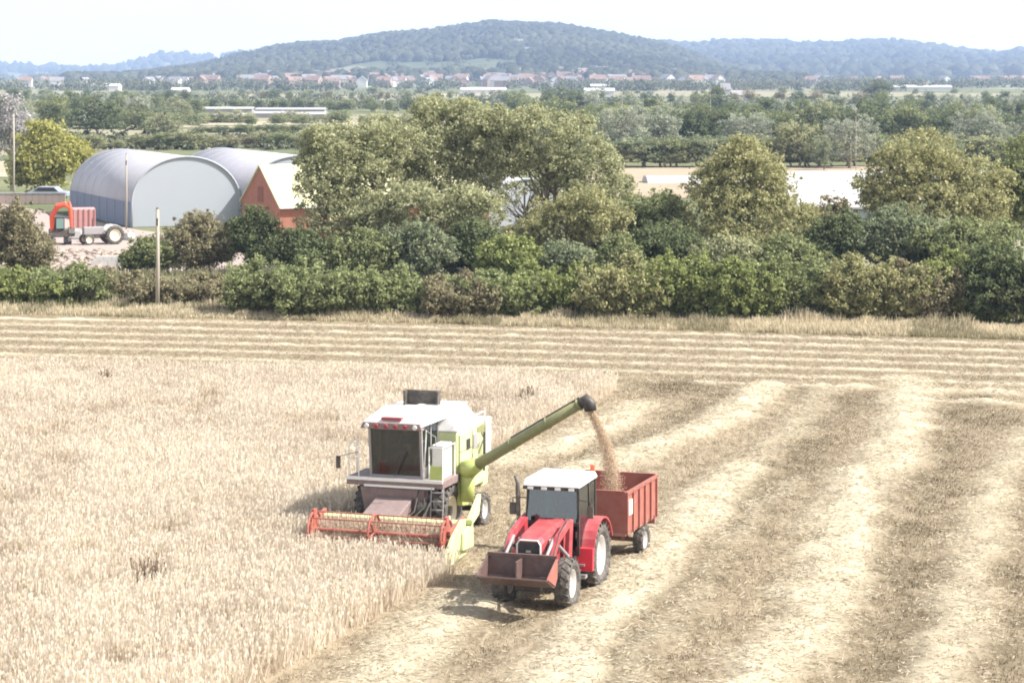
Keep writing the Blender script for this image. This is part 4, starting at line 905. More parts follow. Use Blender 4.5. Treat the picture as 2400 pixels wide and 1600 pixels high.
# side panels, vents and openings on the visible flank
m = MB(); m.box(1.35, 1.385, 1.4, 2.5, 1.9, 2.85); m.box(1.35, 1.385, 2.56, 3.5, 1.9, 2.85); m.build('side_panel', M['palelime'], cb, bevel=.012)
m = MB(); m.box(1.385, 1.41, 2.0, 2.3, 2.35, 2.65); m.build('vent', M['black'], cb)
m = MB(); m.box(1.385, 1.41, 2.6, 2.95, 2.3, 2.7); m.build('vent', M['grey'], cb)
m = MB(); m.hexa([(1.385, 2.95, 2.72), (1.4, 2.95, 2.72), (1.4, 3.85, 2.6), (1.385, 3.85, 2.6), (1.385, 2.95, 2.86), (1.4, 2.95, 2.86), (1.4, 3.85, 2.9), (1.385, 3.85, 2.9)]); m.build('side_stripe', M['olive'], cb)
m = MB(); m.box(1.36, 1.4, 3.6, 3.66, 1.5, 2.8); m.build('side_strut', M['black'], cb)
m = MB(); m.box(1.3, 1.42, 3.7, 4.15, 1.9, 3.02); m.build('rear_panel', M['white'], cb, bevel=.02)
m = MB(); m.prism([(1.4, .85), (2.1, .75), (2.35, 1.3), (2.35, 1.9), (1.35, 1.9), (1.3, 1.3)], 1.3, 1.42, 'x'); m.build('wheel_guard', M['lime'], cb, bevel=.02)
m = MB()
for y_ in (1.42, 2.52, 3.52): m.box(1.386, 1.395, y_ - .012, y_ + .012, 1.9, 2.85)
m.box(1.386, 1.395, 1.4, 3.5, 2.36, 2.375)
m.build('panel_seam', M['dark'], body)
m = MB()
for k in range(7): m.box(1.386, 1.402, 3.0, 3.42, 2.0 + k * .05, 2.02 + k * .05)
m.build('louvre', M['olive'], body)
m = MB(); m.tube([(1.36, 1.3, 2.95), (1.36, 1.3, 3.25), (1.3, 3.9, 3.2), (1.3, 3.9, 2.98)], .018, 6); m.build('tank_rail', M['white'], cb)
m = MB(); m.tube([(.9, -.1, 1.5), (1.0, -.5, 1.1), (.9, -1.2, .9)], .02, 6); m.build('hydraulic_hose', M['black'], cb); m = MB(); m.tube([(.7, -.1, 1.5), (.75, -.6, 1.0), (.7, -1.3, .85)], .02, 6); m.build('hydraulic_hose', M['black'], cb)
m = MB(); m.cyl((-.95, 3.6, 2.9), (-.95, 3.6, 3.6), .06); m.build('exhaust', M['dark'], cb)
m = MB(); m.tube([(0, -.14, 1.88), (.3, -.2, 2.5)], .012, 5); m.build('wiper', M['black'], cb)
# front axle, wheels
m = MB(); m.cyl((-1.3, .95, .78), (1.3, .95, .78), .14); m.box(-.9, .9, .5, 3.4, .7, 1.2); m.cyl((-1.2, 2.95, .5), (1.2, 2.95, .5), .08); m.build('axle', M['dark'], cb)
for s in (-1, 1): wheel(cb, s * 1.13, .95, .78, .5, 'cream'); wheel(cb, s * 1.5, 3.0, .48, .3, 'rim', 16)
# platform
m = MB(); m.box(-1.45, 1.45, -.18, 1.3, 1.58, 1.8); m.build('platform', M['pinkgrey'], cb, bevel=.02)
m = MB(); m.box(-1.45, 1.45, -.22, -.18, 1.73, 1.82); m.box(-.9, 1.2, -.215, -.18, 1.56, 1.62); m.build('platform_trim', M['white'], cb)
# cab
m = MB()
gw0, gw1 = .78, .72
for x0, x1 in ((-.8, -.73), (.73, .8)):
    m.hexa([(x0, -.02, 1.8), (x1, -.02, 1.8), (x1, .06, 1.8), (x0, .06, 1.8), (x0, -.16, 3.3), (x1, -.16, 3.3), (x1, -.08, 3.3), (x0, -.08, 3.3)])
    m.box(x0, x1, 1.2, 1.28, 1.8, 3.3)
    m.box(x0, x1, .62, .68, 1.8, 3.3)
m.box(-.8, .8, 1.22, 1.29, 1.8, 3.3); m.box(-.8, .8, -.04, .05, 1.8, 1.88)
m.build('cab_frame', M['grey'], cb)
m = MB(); m.hexa([(-.73, .0, 1.86), (.73, .0, 1.86), (.73, .012, 1.86), (-.73, .012, 1.86), (-.73, -.13, 3.28), (.73, -.13, 3.28), (.73, -.118, 3.28), (-.73, -.118, 3.28)]); m.build('windscreen', M['tint'], cb)
for s in (-1, 1):
    m = MB(); x0 = s * .775 - .006; m.hexa([(x0, .06, 2.1), (x0 + .012, .06, 2.1), (x0 + .012, 1.2, 2.1), (x0, 1.2, 2.1), (x0, -.08, 3.28), (x0 + .012, -.08, 3.28), (x0 + .012, 1.2, 3.28), (x0, 1.2, 3.28)]); m.build('side_window', M['clear'], cb)
    m = MB(); x0 = s * .775 - .02; m.box(x0, x0 + .04, .05, 1.2, 1.8, 2.1); m.build('cab_door_panel', M['white'], cb)
m = MB(); m.hexa([(-.95, -.42, 3.32), (.95, -.42, 3.32), (1.0, 1.5, 3.32), (-1.0, 1.5, 3.32), (-.8, -.1, 3.5), (.8, -.1, 3.5), (.9, 1.45, 3.62), (-.9, 1.45, 3.62)]); m.build('cab_roof', M['white'], cb, bevel=.04)
m = MB(); m.hexa([(-.93, -.45, 3.22), (.93, -.45, 3.22), (.93, -.2, 3.22), (-.93, -.2, 3.22), (-.85, -.44, 3.4), (.85, -.44, 3.4), (.85, -.3, 3.4), (-.85, -.3, 3.4)]); lb_ = m.build('roof_brow', M['pinkgrey'], cb, bevel=.02)
for i in range(6):
    x_ = -.72 + i * .288; m = MB(); m.cyl((x_, -.46, 3.31), (x_, -.5, 3.3), .065, n=12); m.build('work_light', M['lamp'] if i in (0, 5) else M['redlamp'], lb_)
m = MB(); m.box(-.35, .25, -.3, -.1, 3.46, 3.53); m.build('roof_marker', M['redlamp'], cb)
m = MB(); m.box(-.28, .28, .55, 1.0, 1.9, 2.3); m.box(-.26, .26, .95, 1.1, 2.3, 2.95); m.build('driver_seat', M['seat'], cb, bevel=.04)
m = MB(); m.cyl((0, .15, 1.85), (0, .3, 2.4), .04); m.tube([(.2 * math.cos(a_), .3 + .12 * math.sin(a_), 2.42 + .16 * math.sin(a_)) for a_ in np.linspace(0, 2 * math.pi, 17)], .016, 6); m.build('steering_wheel', M['black'], cb)
driver('person in a shirt driving the combine harvester behind its dark windscreen', C0 + Matrix.Rotation(CR, 3, 'Z') @ Vector((0, .72, 2.38)), CR)
# rails, ladder, mirror
m = MB()
for x_ in (-1.4, -1.1): m.tube([(x_, -.1, 1.8), (x_, -.1, 2.75)], .018, 6)
m.tube([(-1.4, -.1, 2.75), (-1.1, -.1, 2.75)], .018, 6); m.tube([(-1.4, -.1, 2.3), (-1.1, -.1, 2.3)], .014, 6); m.tube([(-1.4, .5, 1.8), (-1.4, .5, 2.75), (-1.4, -.1, 2.75)], .018, 6)
m.build('handrail', M['white'], cb)
m = MB()
m.tube([(1.02, -.12, 1.8), (1.02, -.12, 2.72), (1.42, -.12, 2.72), (1.42, -.12, 1.3)], .022, 6); m.tube([(1.42, -.12, 2.72), (1.42, .9, 2.72), (1.42, .9, 1.8)], .02, 6); m.tube([(.86, -.12, 1.75), (.95, -.16, 3.2)], .02, 6)
m.build('handrail', M['white'], cb)
m = MB(); m.box(1.04, 1.4, -.11, -.09, 1.82, 2.2); m.build('rail_panel', M['lime'], cb)
m = MB(); m.box(.98, 1.34, .2, .9, 1.8, 2.75); m.build('cab_side_box', M['white'], cb, bevel=.03)
m = MB(); m.tube([(1.12, -.2, 1.6), (1.12, -.32, .7)], .022, 6); m.tube([(1.48, -.2, 1.6), (1.48, -.32, .7)], .022, 6)
for k in range(4): m.box(1.12, 1.48, -.3 + .02 * k, -.2 + .02 * k, .75 + k * .24, .78 + k * .24)
m.build('ladder', M['grey'], cb)
m = MB(); m.tube([(-1.1, -.1, 2.5), (-1.55, -.35, 2.4), (-1.6, -.35, 2.15)], .014, 6); mm = m.build('mirror_arm', M['grey'], cb)
m = MB(); m.box(-1.68, -1.55, -.4, -.34, 2.05, 2.4); m.build('mirror', M['dark'], mm, bevel=.015)
m = MB(); m.tube([(.9, -.1, 3.2), (1.3, -.35, 3.05), (1.3, -.35, 2.8)], .014, 6); mm = m.build('mirror_arm', M['grey'], cb)
# feeder house and dark skirt under cab
m = MB(); m.hexa([(-.95, -.05, .75), (.95, -.05, .75), (.95, .9, 1.0), (-.95, .9, 1.0), (-1.1, -.1, 1.55), (1.0, -.1, 1.55), (1.0, 1.2, 1.57), (-1.1, 1.2, 1.57)]); m.build('front_skirt', M['pinkgrey'], cb, bevel=.08)
m = MB(); m.hexa([(-.55, -1.4, .35), (.55, -1.4, .35), (.55, .3, .9), (-.55, .3, .9), (-.55, -1.4, .95), (.55, -1.4, .95), (.55, .3, 1.4), (-.55, .3, 1.4)]); m.build('feeder_house', M['pinkgrey'], cb, bevel=.03)
m = MB(); m.cyl((.8, -.3, 1.0), (1.02, -.3, 1.0), .22); m.cyl((1.02, .1, 1.25), (1.15, .1, 1.25), .3); m.tube([(1.1, -.1, 1.3), (1.1, -1.3, .6)], .03, 6); m.build('drive_pulley', M['black'], cb)
# header
hd0 = -.22; HL, HR = -1.6, 2.5
m = MB(); m.prism([(-1.5, .2), (-1.35, .95), (-1.45, 1.02), (-1.62, .95), (-1.7, .3), (-2.5, .18), (-2.5, .12), (-1.5, .12)], HL, HR, 'x'); hdr = m.build('header', M['palelime'], cb)
m = MB(); m.cyl((HL + .1, -1.95, .5), (HR - .1, -1.95, .5), .17, n=16)
for k in range(60):
    t_ = k / 59; x_ = HL + .15 + t_ * (HR - HL - .3); an = t_ * 2 * math.pi * 9; an2 = an + .9
    m.hexa([(x_ - .01, -1.95 + .17 * math.cos(an), .5 + .17 * math.sin(an)), (x_ + .01, -1.95 + .17 * math.cos(an), .5 + .17 * math.sin(an)), (x_ + .08, -1.95 + .17 * math.cos(an2), .5 + .17 * math.sin(an2)), (x_ + .06, -1.95 + .17 * math.cos(an2), .5 + .17 * math.sin(an2)),
            (x_ - .01, -1.95 + .28 * math.cos(an), .5 + .28 * math.sin(an)), (x_ + .01, -1.95 + .28 * math.cos(an), .5 + .28 * math.sin(an)), (x_ + .08, -1.95 + .28 * math.cos(an2), .5 + .28 * math.sin(an2)), (x_ + .06, -1.95 + .28 * math.cos(an2), .5 + .28 * math.sin(an2))])
m.build('table_auger', M['grey'], hdr)
m = MB(); m.prism([(-1.45, .1), (-1.4, 1.05), (-1.8, 1.1), (-2.6, .75), (-3.35, .12), (-2.6, .06)], HR, HR + .09, 'x')
m.hexa([(HR - .02, -3.6, .1), (HR + .12, -3.6, .1), (HR + .16, -2.6, .08), (HR - .05, -2.6, .08), (HR + .03, -3.6, .16), (HR + .08, -3.6, .16), (HR + .12, -2.6, .7), (HR, -2.6, .7)])
m.build('crop_divider', M['palelime'], hdr, bevel=.02)
m = MB(); m.hexa([(HR + .09, -2.0, .3), (HR + .2, -2.0, .3), (HR + .26, -1.3, .3), (HR + .09, -1.3, .3), (HR + .09, -1.9, .75), (HR + .15, -1.9, .75), (HR + .24, -1.3, .95), (HR + .09, -1.3, .95)]); m.hexa([(HR + .09, -1.5, .9), (HR + .28, -1.5, .9), (HR + .28, -.9, 1.1), (HR + .09, -.9, 1.1), (HR + .09, -1.5, 1.05), (HR + .28, -1.5, 1.05), (HR + .2, -.5, 1.6), (HR + .05, -.5, 1.6)]); m.build('belt_shield', M['palelime'], hdr, bevel=.03)
m = MB(); m.prism([(-1.45, .1), (-1.4, .95), (-1.8, 1.0), (-2.6, .65), (-3.3, .12), (-2.6, .06)], HL - .09, HL, 'x'); m.build('crop_divider', M['palelime'], hdr, bevel=.02)
RY, RZ, RRd = -2.5, .74, .48
for x_ in (HL + .15, (HL + HR) / 2 - .15, HR - .12):
    m = MB(); m.tube([(x_, RY + RRd * math.cos(a_), RZ + RRd * math.sin(a_)) for a_ in np.linspace(0, 2 * math.pi, 19)], .035, 6)
    for j in range(6):
        a_ = math.pi / 3 * j + .2; m.tube([(x_, RY, RZ), (x_, RY + RRd * math.cos(a_), RZ + RRd * math.sin(a_))], .03, 5)
    if x_ != (HL + HR) / 2 - .15:
        m.prism([(RY + .36 * math.cos(a_), RZ + .36 * math.sin(a_)) for a_ in np.linspace(0, 2 * math.pi, 13)[:-1]], x_ - .03, x_ + .03, 'x')
        m.box(x_ - .04, x_ + .04, RY - .12, RY + .12, RZ - .55, RZ + .55)
    m.build('reel_spider', M['reel'], hdr)
m = MB(); m.cyl((HL + .1, RY, RZ), (HR - .1, RY, RZ), .055); m.build('reel_shaft', M['reel'], hdr)
for j in range(6):
    a_ = math.pi / 3 * j + .2; y_, z_ = RY + RRd * math.cos(a_), RZ + RRd * math.sin(a_); m = MB()
    m.cyl((HL + .1, y_, z_), (HR - .1, y_, z_), .02, n=8)
    for k in range(28): x_ = HL + .2 + k * (HR - HL - .4) / 27; m.tube([(x_, y_, z_), (x_ + .005, y_ + .02, z_ - .2)], .008, 4)
    m.build('tine_bar', M['reel'], hdr)
for x_ in (HL + .02, HR - .02):
    m = MB(); m.hexa([(x_ - .04, -2.6, .8), (x_ + .04, -2.6, .8), (x_ + .04, -1.4, .98), (x_ - .04, -1.4, .98), (x_ - .04, -2.6, .92), (x_ + .04, -2.6, .92), (x_ + .04, -1.4, 1.12), (x_ - .04, -1.4, 1.12)])
    m.build('reel_arm', M['reel'], hdr)
# unloading pipe
Ri = Matrix.Rotation(CR, 3, 'Z'); inv = Ri.inverted()
tip = inv @ (Vector((2.02, 64.9, 4.12)) - C0); piv = Vector((1.78, 1.35, 1.96))
m = MB(); m.cyl((1.62, 1.4, 1.0), (1.62, 1.4, 1.8), .2, .22, 18); m.tube([(1.62, 1.4, 1.75), (1.66, 1.38, 1.95), piv, piv.lerp(tip, .06)], [.24, .27, .25, .2], 16); m.build('pipe_elbow', M['lime'], cb, smooth=True)
m = MB(); m.tube([piv.lerp(tip, t_) for t_ in (.03, .3, .6, .97)], [.165, .155, .15, .145], 18); pipe = m.build('unloading_pipe', M['olive'], cb, smooth=True)
m = MB()
for t_ in (.06, .36, .68, .95): m.cyl(piv.lerp(tip, t_ - .004), piv.lerp(tip, t_ + .004), .178, n=18)
m.build('pipe_flange', M['olive'], pipe)
m = MB(); off = (tip - piv).normalized(); m.tube([piv.lerp(tip, .35) + Vector((0, 0, .2)), piv.lerp(tip, .95) + Vector((0, 0, .19))], .025, 6); m.build('pipe_rail', M['dark'], pipe)
m = MB(); m.tube([tip - off * .15, tip + off * .06, tip + off * .16 + Vector((0, 0, -.14)), tip + off * .2 + Vector((0, 0, -.36))], [.15, .175, .18, .17], 16); m.build('pipe_spout', M['black'], pipe, smooth=True)
m = MB(); m.tube([(1.2, 3.6, 2.9), (1.5, 3.2, 2.5), (1.7, 2.2, 2.25)], .02, 5); m.build('hydraulic_hose', M['black'], cb)
# straw lying on header and under the machine
def grains(name, label, pts, sz, mat, seed):
    r_ = np.random.default_rng(seed); n = len(pts); u = unit(r_.normal(size=(n, 3))); v = unit(np.cross(u, r_.normal(size=(n, 3))))
    co, f = quads(pts, u * sz, v * sz * .7); return stuff(name, label, 'grain', co, f, r_.random(n), mat)
M['grain'] = leaf_mat('golden_grain', (.46, .35, .24), (.7, .57, .43), .2)
r_ = np.random.default_rng(70); n = 22000; t_ = r_.random(n); wt = C0 + Ri @ (tip + off * .2 + Vector((0, 0, -.36))); land = Vector((2.72, 64.0, 1.72))
pt = np.array(wt)[None] * (1 - t_[:, None]) + np.array(land)[None] * t_[:, None]; pt[:, 0] += .18 * np.sin(t_ * 3.14) ; pt += r_.normal(size=(n, 3)) * (.05 + .09 * t_)[:, None] * np.array([1, 1, .5])
pt[:, 2] = np.maximum(pt[:, 2], 1.55)
grains('falling_grain', 'golden grain pouring from the pipe spout into the trailer', pt, .0125, M['grain'], 71)
n = 420; sd_ = np.array([HL, HR])
rr = np.random.default_rng(72); n = 5000; lx = rr.uniform(HL + .05, HR - .05, n); ly = rr.uniform(-2.6, -1.6, n); lz = .3 + .55 * rr.random(n) * np.exp(-((ly + 2.0) / .5) ** 2) + .05
wp = np.stack([lx, ly, lz], -1) @ np.array(Ri.transposed()) + np.array(C0); co, f, tt = blades(wp, rr.uniform(.1, .4, n), .025, 1.0, rr.random(n) * .9, 73)
stuff('cut_crop', 'cut barley heaped on the header table behind the reel', 'cut crop', co, f, tt, M['croplf'])

# ------------------------------------------------------------------ tractor
TR = R(-17.3); T0 = Vector((1.34, 60.5, 0)); Rt = Matrix.Rotation(TR, 3, 'Z')
tr = thing('tractor', 'red tractor with white cab roof and front loader beside the combine harvester', 'tractor', T0, TR)
for s in (-1, 1): wheel(tr, s * .82, 0, .84, .44, 'rim', 22, .6); wheel(tr, s * .8, -2.5, .62, .38, 'rim', 18, .56)
m = MB(); m.cyl((-.75, 0, .84), (.75, 0, .84), .16); m.cyl((-.7, -2.5, .62), (.7, -2.5, .62), .1); m.box(-.28, .28, -3.1, .35, .55, 1.1); m.box(-.2, .2, .3, .75, .5, .62); m.build('chassis', M['dark'], tr, bevel=.03)
# bonnet
m = MB()
prof = [(-.36, .95, -3.12), (.36, .95, -3.12)]
sec = lambda y_, w_, zt, zb_: [(-w_, y_, zb_), (w_, y_, zb_), (w_, y_, zt - .14), (w_ * .72, y_, zt), (-w_ * .72, y_, zt), (-w_, y_, zt - .14)]
secs = [sec(-3.1, .3, 1.76, 1.0), sec(-2.9, .35, 1.83, .98), sec(-2.2, .38, 1.88, .98), (sec(-1.15, .42, 1.93, 1.0))]
for k in range(3): m.add(secs[k] + secs[k + 1], [(i, (i + 1) % 6, 6 + (i + 1) % 6, 6 + i) for i in range(6)])
m.add(secs[0], [(0, 1, 2, 3, 4, 5)]); m.add(secs[3], [(0, 1, 2, 3, 4, 5)])
bn = m.build('bonnet', M['red'], tr, bevel=.03)
m = MB(); m.box(-.27, .27, -3.14, -3.1, 1.08, 1.69); m.build('grille', M['black'], bn)
m = MB(); m.tube([(-.3, -3.13, 1.05), (-.3, -3.13, 1.64), (-.23, -3.12, 1.74), (.23, -3.12, 1.74), (.3, -3.13, 1.64), (.3, -3.13, 1.05)], .024, 6); m.build('grille_surround', M['white'], bn)
for s in (-1, 1): m = MB(); m.cyl((s * .17, -3.13, 1.3), (s * .17, -3.17, 1.3), .06, n=12); m.build('headlight', M['lamp'], bn)
m = MB(); m.box(-.06, .06, -3.17, -3.14, 1.45, 1.5); m.build('badge', M['rim'], bn)
m = MB()
for s in (-1, 1): m.box(s * .385 - .01, s * .385 + .01, -2.8, -1.5, 1.2, 1.55)
m.build('bonnet_vent', M['black'], bn)
m = MB(); m.box(-.34, .34, -3.2, -2.7, .5, .98); m.build('front_weight', M['black'], tr, bevel=.04)
# cab
m = MB()
for s in (-1, 1):
    m.hexa([(s * .7 - .03, -1.14, 1.1), (s * .7 + .03, -1.14, 1.1), (s * .7 + .03, -1.06, 1.1), (s * .7 - .03, -1.06, 1.1), (s * .66 - .03, -1.0, 2.72), (s * .66 + .03, -1.0, 2.72), (s * .66 + .03, -.93, 2.72), (s * .66 - .03, -.93, 2.72)])
    m.hexa([(s * .74 - .03, -.18, 1.4), (s * .74 + .03, -.18, 1.4), (s * .74 + .03, -.1, 1.4), (s * .74 - .03, -.1, 1.4), (s * .68 - .03, -.18, 2.72), (s * .68 + .03, -.18, 2.72), (s * .68 + .03, -.1, 2.72), (s * .68 - .03, -.1, 2.72)])
    m.box(s * .68 - .04, s * .68 + .04, .44, .52, 1.3, 2.72)
m.box(-.72, .72, -1.13, -1.05, 1.75, 1.84); m.box(-.72, .72, -1.1, .5, 1.0, 1.12); m.box(-.7, .7, -1.02, -.94, 2.66, 2.74); m.box(-.7, .7, .44, .52, 2.66, 2.74); m.box(-.7, .7, .44, .52, 1.3, 1.6)
m.build('cab_frame', M['black'], tr)
m = MB(); m.hexa([(-.66, -1.11, 1.84), (.66, -1.11, 1.84), (.66, -1.1, 1.84), (-.66, -1.1, 1.84), (-.62, -.99, 2.66), (.62, -.99, 2.66), (.62, -.98, 2.66), (-.62, -.98, 2.66)]); m.build('windscreen', M['clear'], tr)
m = MB(); m.box(-.64, .64, .47, .48, 1.6, 2.66); m.build('rear_window', M['clear'], tr)
for s in (-1, 1):
    m = MB(); m.hexa([(s * .72 - .005, -1.06, 1.15), (s * .72 + .005, -1.06, 1.15), (s * .74 + .005, -.18, 1.15), (s * .74 - .005, -.18, 1.15), (s * .67 - .005, -.93, 2.68), (s * .67 + .005, -.93, 2.68), (s * .69 + .005, -.18, 2.68), (s * .69 - .005, -.18, 2.68)]); dr_ = m.build('door', M['clear'], tr)
    m = MB(); m.box(s * .75 - .02, s * .75 + .02, -.3, -.24, 1.6, 1.75); m.build('handle', M['black'], dr_)
    m = MB(); m.box(s * .7 - .005, s * .7 + .005, -.1, .44, 1.6, 2.68); m.build('side_window', M['clear'], tr)
m = MB(); m.hexa([(-.78, -1.22, 2.72), (.78, -1.22, 2.72), (.76, .6, 2.72), (-.76, .6, 2.72), (-.72, -1.1, 2.9), (.72, -1.1, 2.9), (.7, .5, 2.9), (-.7, .5, 2.9)]); rf = m.build('cab_roof', M['white'], tr, bevel=.05)
m = MB(); m.box(-.74, .74, -1.2, -1.0, 2.64, 2.72); m.build('roof_visor', M['black'], rf)
for i in range(4): x_ = -.54 + .36 * i; m = MB(); m.box(x_ - .07, x_ + .07, -1.235, -1.2, 2.65, 2.71); m.build('work_light', M['lamp'], rf)
m = MB(); m.cyl((.64, .45, 2.9), (.64, .45, 3.05), .06, n=12); m.build('beacon', M['orange'], rf)
m = MB(); m.box(-.25, .25, -.2, .25, 1.12, 1.5); m.box(-.24, .24, .2, .33, 1.5, 2.15); m.build('driver_seat', M['seat'], tr, bevel=.04)
m = MB(); m.cyl((0, -.8, 1.1), (0, -.62, 1.78), .035); m.tube([(.19 * math.cos(a_), -.6 + .1 * math.sin(a_), 1.8 + .15 * math.sin(a_)) for a_ in np.linspace(0, 2 * math.pi, 17)], .015, 6); m.box(-.3, .3, -1.05, -.8, 1.1, 1.78); m.build('dashboard', M['grey'], tr)
driver('person in a blue shirt at the wheel of the red tractor', T0 + Rt @ Vector((0, -.05, 1.62)), TR)
# mudguards
for s in (-1, 1):
    m = MB(); n_ = 12; a0, a1 = R(20), R(188); r0 = .98
    x0, x1 = (.6, 1.06) if s > 0 else (-1.06, -.6)
    vs = []; 
    for i in range(n_ + 1):
        a_ = a0 + (a1 - a0) * i / n_; cy_, cz_ = r0 * math.cos(a_), .84 + r0 * math.sin(a_); iy, iz = (r0 - .04) * math.cos(a_), .84 + (r0 - .04) * math.sin(a_)
        vs += [(x0, cy_, cz_), (x1, cy_, cz_), (x1, iy, iz), (x0, iy, iz)]
    m.add(vs, [(4 * i + j, 4 * i + (j + 1) % 4, 4 * i + 4 + (j + 1) % 4, 4 * i + 4 + j) for i in range(n_) for j in range(4)] + [(0, 1, 2, 3), (4 * n_, 4 * n_ + 1, 4 * n_ + 2, 4 * n_ + 3)])
    mg = m.build('mudguard', M['red'], tr)
    xc = s * .62; m = MB(); m.prism([(r0 * math.cos(a_), .84 + r0 * math.sin(a_)) for a_ in np.linspace(R(25), R(185), 12)], xc - .02, xc + .02, 'x'); m.build('inner_panel', M['red'], mg)
    m = MB(); m.hexa([(x0, -1.06, .62), (x1, -1.06, .62), (x1, -.97, .62), (x0, -.97, .62), (x0, -1.02, 1.2), (x1, -1.02, 1.2), (x1, -.93, 1.2), (x0, -.93, 1.2)]); m.build('mudguard_front', M['brightred'], mg, bevel=.02)
m = MB(); m.box(.55, .85, -1.05, -.7, .42, .5); m.box(.55, .85, -1.1, -.7, .75, .8); m.box(.58, .62, -1.1, -.7, .45, 1.0); m.build('step', M['grey'], tr)
m = MB(); m.tube([(-.5, -1.35, 1.6), (-.82, -1.25, 1.7), (-.86, -1.2, 2.0), (-.88, -1.2, 2.78), (-.95, -1.16, 2.96)], [.05, .05, .06, .055, .05], 10); m.build('exhaust', M['dark'], tr, smooth=True)
for s in (-1, 1):
    m = MB(); m.tube([(s * .7, -1.05, 2.4), (s * 1.02, -1.15, 2.4), (s * 1.02, -1.15, 2.2)], .015, 6); ma = m.build('mirror_arm', M['black'], tr)
    m = MB(); m.box(s * 1.02 - .08, s * 1.02 + .08, -1.18, -1.14, 1.98, 2.28); m.build('mirror', M['dark'], ma)
for s in (-1, 1):
    m = MB(); m.box(s * .5 - .07, s * .5 + .07, -1.3, -.75, .62, 1.0) ; m.build('fuel_tank', M['dark'], tr, bevel=.04)
    m = MB(); m.tube([(s * .6, -1.55, 1.95), (s * .66, -1.9, 2.08), (s * .66, -2.7, 1.86), (s * .64, -3.4, 1.2)], .015, 5); m.build('hydraulic_hose', M['black'], tr)
    m = MB(); m.box(s * .4 - .004, s * .4 + .004, -2.7, -1.4, 1.62, 1.7); m.build('side_decal', M['white'], bn)
    m = MB(); m.cyl((s * .35, -2.5, .62), (s * .62, -2.5, .62), .09); m.build('steering_link', M['grey'], tr)
# loader
for s in (-1, 1):
    m = MB(); m.hexa([(s * .56 - .06, -1.75, .8), (s * .56 + .06, -1.75, .8), (s * .56 + .06, -1.45, .8), (s * .56 - .06, -1.45, .8), (s * .6 - .06, -1.7, 1.98), (s * .6 + .06, -1.7, 1.98), (s * .6 + .06, -1.42, 1.98), (s * .6 - .06, -1.42, 1.98)])
    m.build('loader_mast', M['red'], tr, bevel=.02)
    m = MB(); pr_ = [(-1.5, 1.78), (-1.4, 1.98), (-1.75, 2.05), (-2.75, 1.82), (-3.62, 1.0), (-3.58, .84), (-3.45, .86), (-2.7, 1.6), (-1.8, 1.82)]
    m.prism(pr_, s * .6 - .055, s * .6 + .055, 'x'); arm = m.build('loader_arm', M['red'], tr, bevel=.02)
    m = MB(); m.cyl((s * .6, -1.7, 1.1), (s * .6, -2.6, 1.55), .045); m.cyl((s * .52, -2.7, 1.75), (s * .52, -3.6, 1.3), .04); m.build('hydraulic_ram', M['grey'], arm)
m = MB(); m.cyl((-.6, -3.3, 1.15), (.6, -3.3, 1.15), .05); m.build('cross_tube', M['dark'], tr)
m = MB(); BW = .88
bp_ = [(-3.66, 1.5), (-3.72, 1.0), (-3.9, .82), (-4.55, 1.12)]                # back top, back bottom, floor, lip
th = .035
for (y0, z0), (y1, z1) in zip(bp_[:-1], bp_[1:]):
    dy, dz = y1 - y0, z1 - z0; l_ = math.hypot(dy, dz); ny, nz = -dz / l_ * th, dy / l_ * th
    m.prism([(y0, z0), (y1, z1), (y1 + ny, z1 + nz), (y0 + ny, z0 + nz)], -BW, BW, 'x')
bk = m.build('bucket', M['bucket'], tr)
for s in (-1, 1): m = MB(); m.prism([(-3.68, 1.46), (-3.72, 1.0), (-3.9, .84), (-4.5, 1.1), (-4.3, 1.2)], s * BW - .025, s * BW + .025, 'x'); m.build('bucket_cheek', M['rust'] if s > 0 else M['bucket'], bk)
m = MB(); m.box(-.02, .02, -4.2, -3.66, .9, 1.42); m.box(-BW, BW, -3.7, -3.62, 1.44, 1.52); m.build('bucket_rib', M['bucket'], bk)
# ------------------------------------------------------------------ trailer
TQ = R(-19.5); Q0 = Vector((2.15, 62.9, 0)); Rq = Matrix.Rotation(TQ, 3, 'Z')
tl = thing('grain_trailer', 'faded red grain trailer hitched behind the red tractor', 'trailer', Q0, TQ)
tw, tl0, tl1, tz0, tz1 = 1.02, -.35, 2.55, .98, 2.06
m = MB(); m.box(-tw, tw, tl0, tl1, tz0 - .08, tz0); m.build('floor', M['rustin'], tl)
for s in (-1, 1):
    m = MB(); m.box(s * tw - .03, s * tw + .03, tl0, tl1, tz0, tz1); sd = m.build('side', M['rust'], tl)
    m = MB()
    for k in range(6): y_ = tl0 + .04 + k * (tl1 - tl0 - .08) / 5; m.box(s * (tw + .03), s * (tw + .08), y_ - .035, y_ + .035, tz0 - .05, tz1)
    m.box(s * (tw + .03), s * (tw + .07), tl0, tl1, tz1 - .07, tz1 + .02); m.build('side_rib', M['rust'], sd)
m = MB(); m.box(1.05, 1.085, tl0 + .18, tl0 + .5, tz0 + .45, tz0 + .85); m.build('side_plate', M['cream'], tl)
for y_, nm in ((tl0, 'headboard'), (tl1, 'tailboard')): m = MB(); m.box(-tw + .03, tw - .03, y_, y_ + .05, tz0, tz1); m.box(-tw, tw, y_ - .01, y_ + .07, tz1, tz1 + .04); m.build(nm, M['rust'], tl)
m = MB(); m.box(-.35, .35, tl0, tl1, .72, .9); m.tube([(-.3, -.2, .75), (0, -1.5, .6)], .05, 6); m.tube([(.3, -.2, .75), (0, -1.5, .6)], .05, 6); m.cyl((-.9, 1.7, .42), (.9, 1.7, .42), .06); m.box(-.45, -.35, 1.5, 1.9, .42, .75); m.box(.35, .45, 1.5, 1.9, .42, .75); m.build('drawbar_frame', M['rustin'], tl)
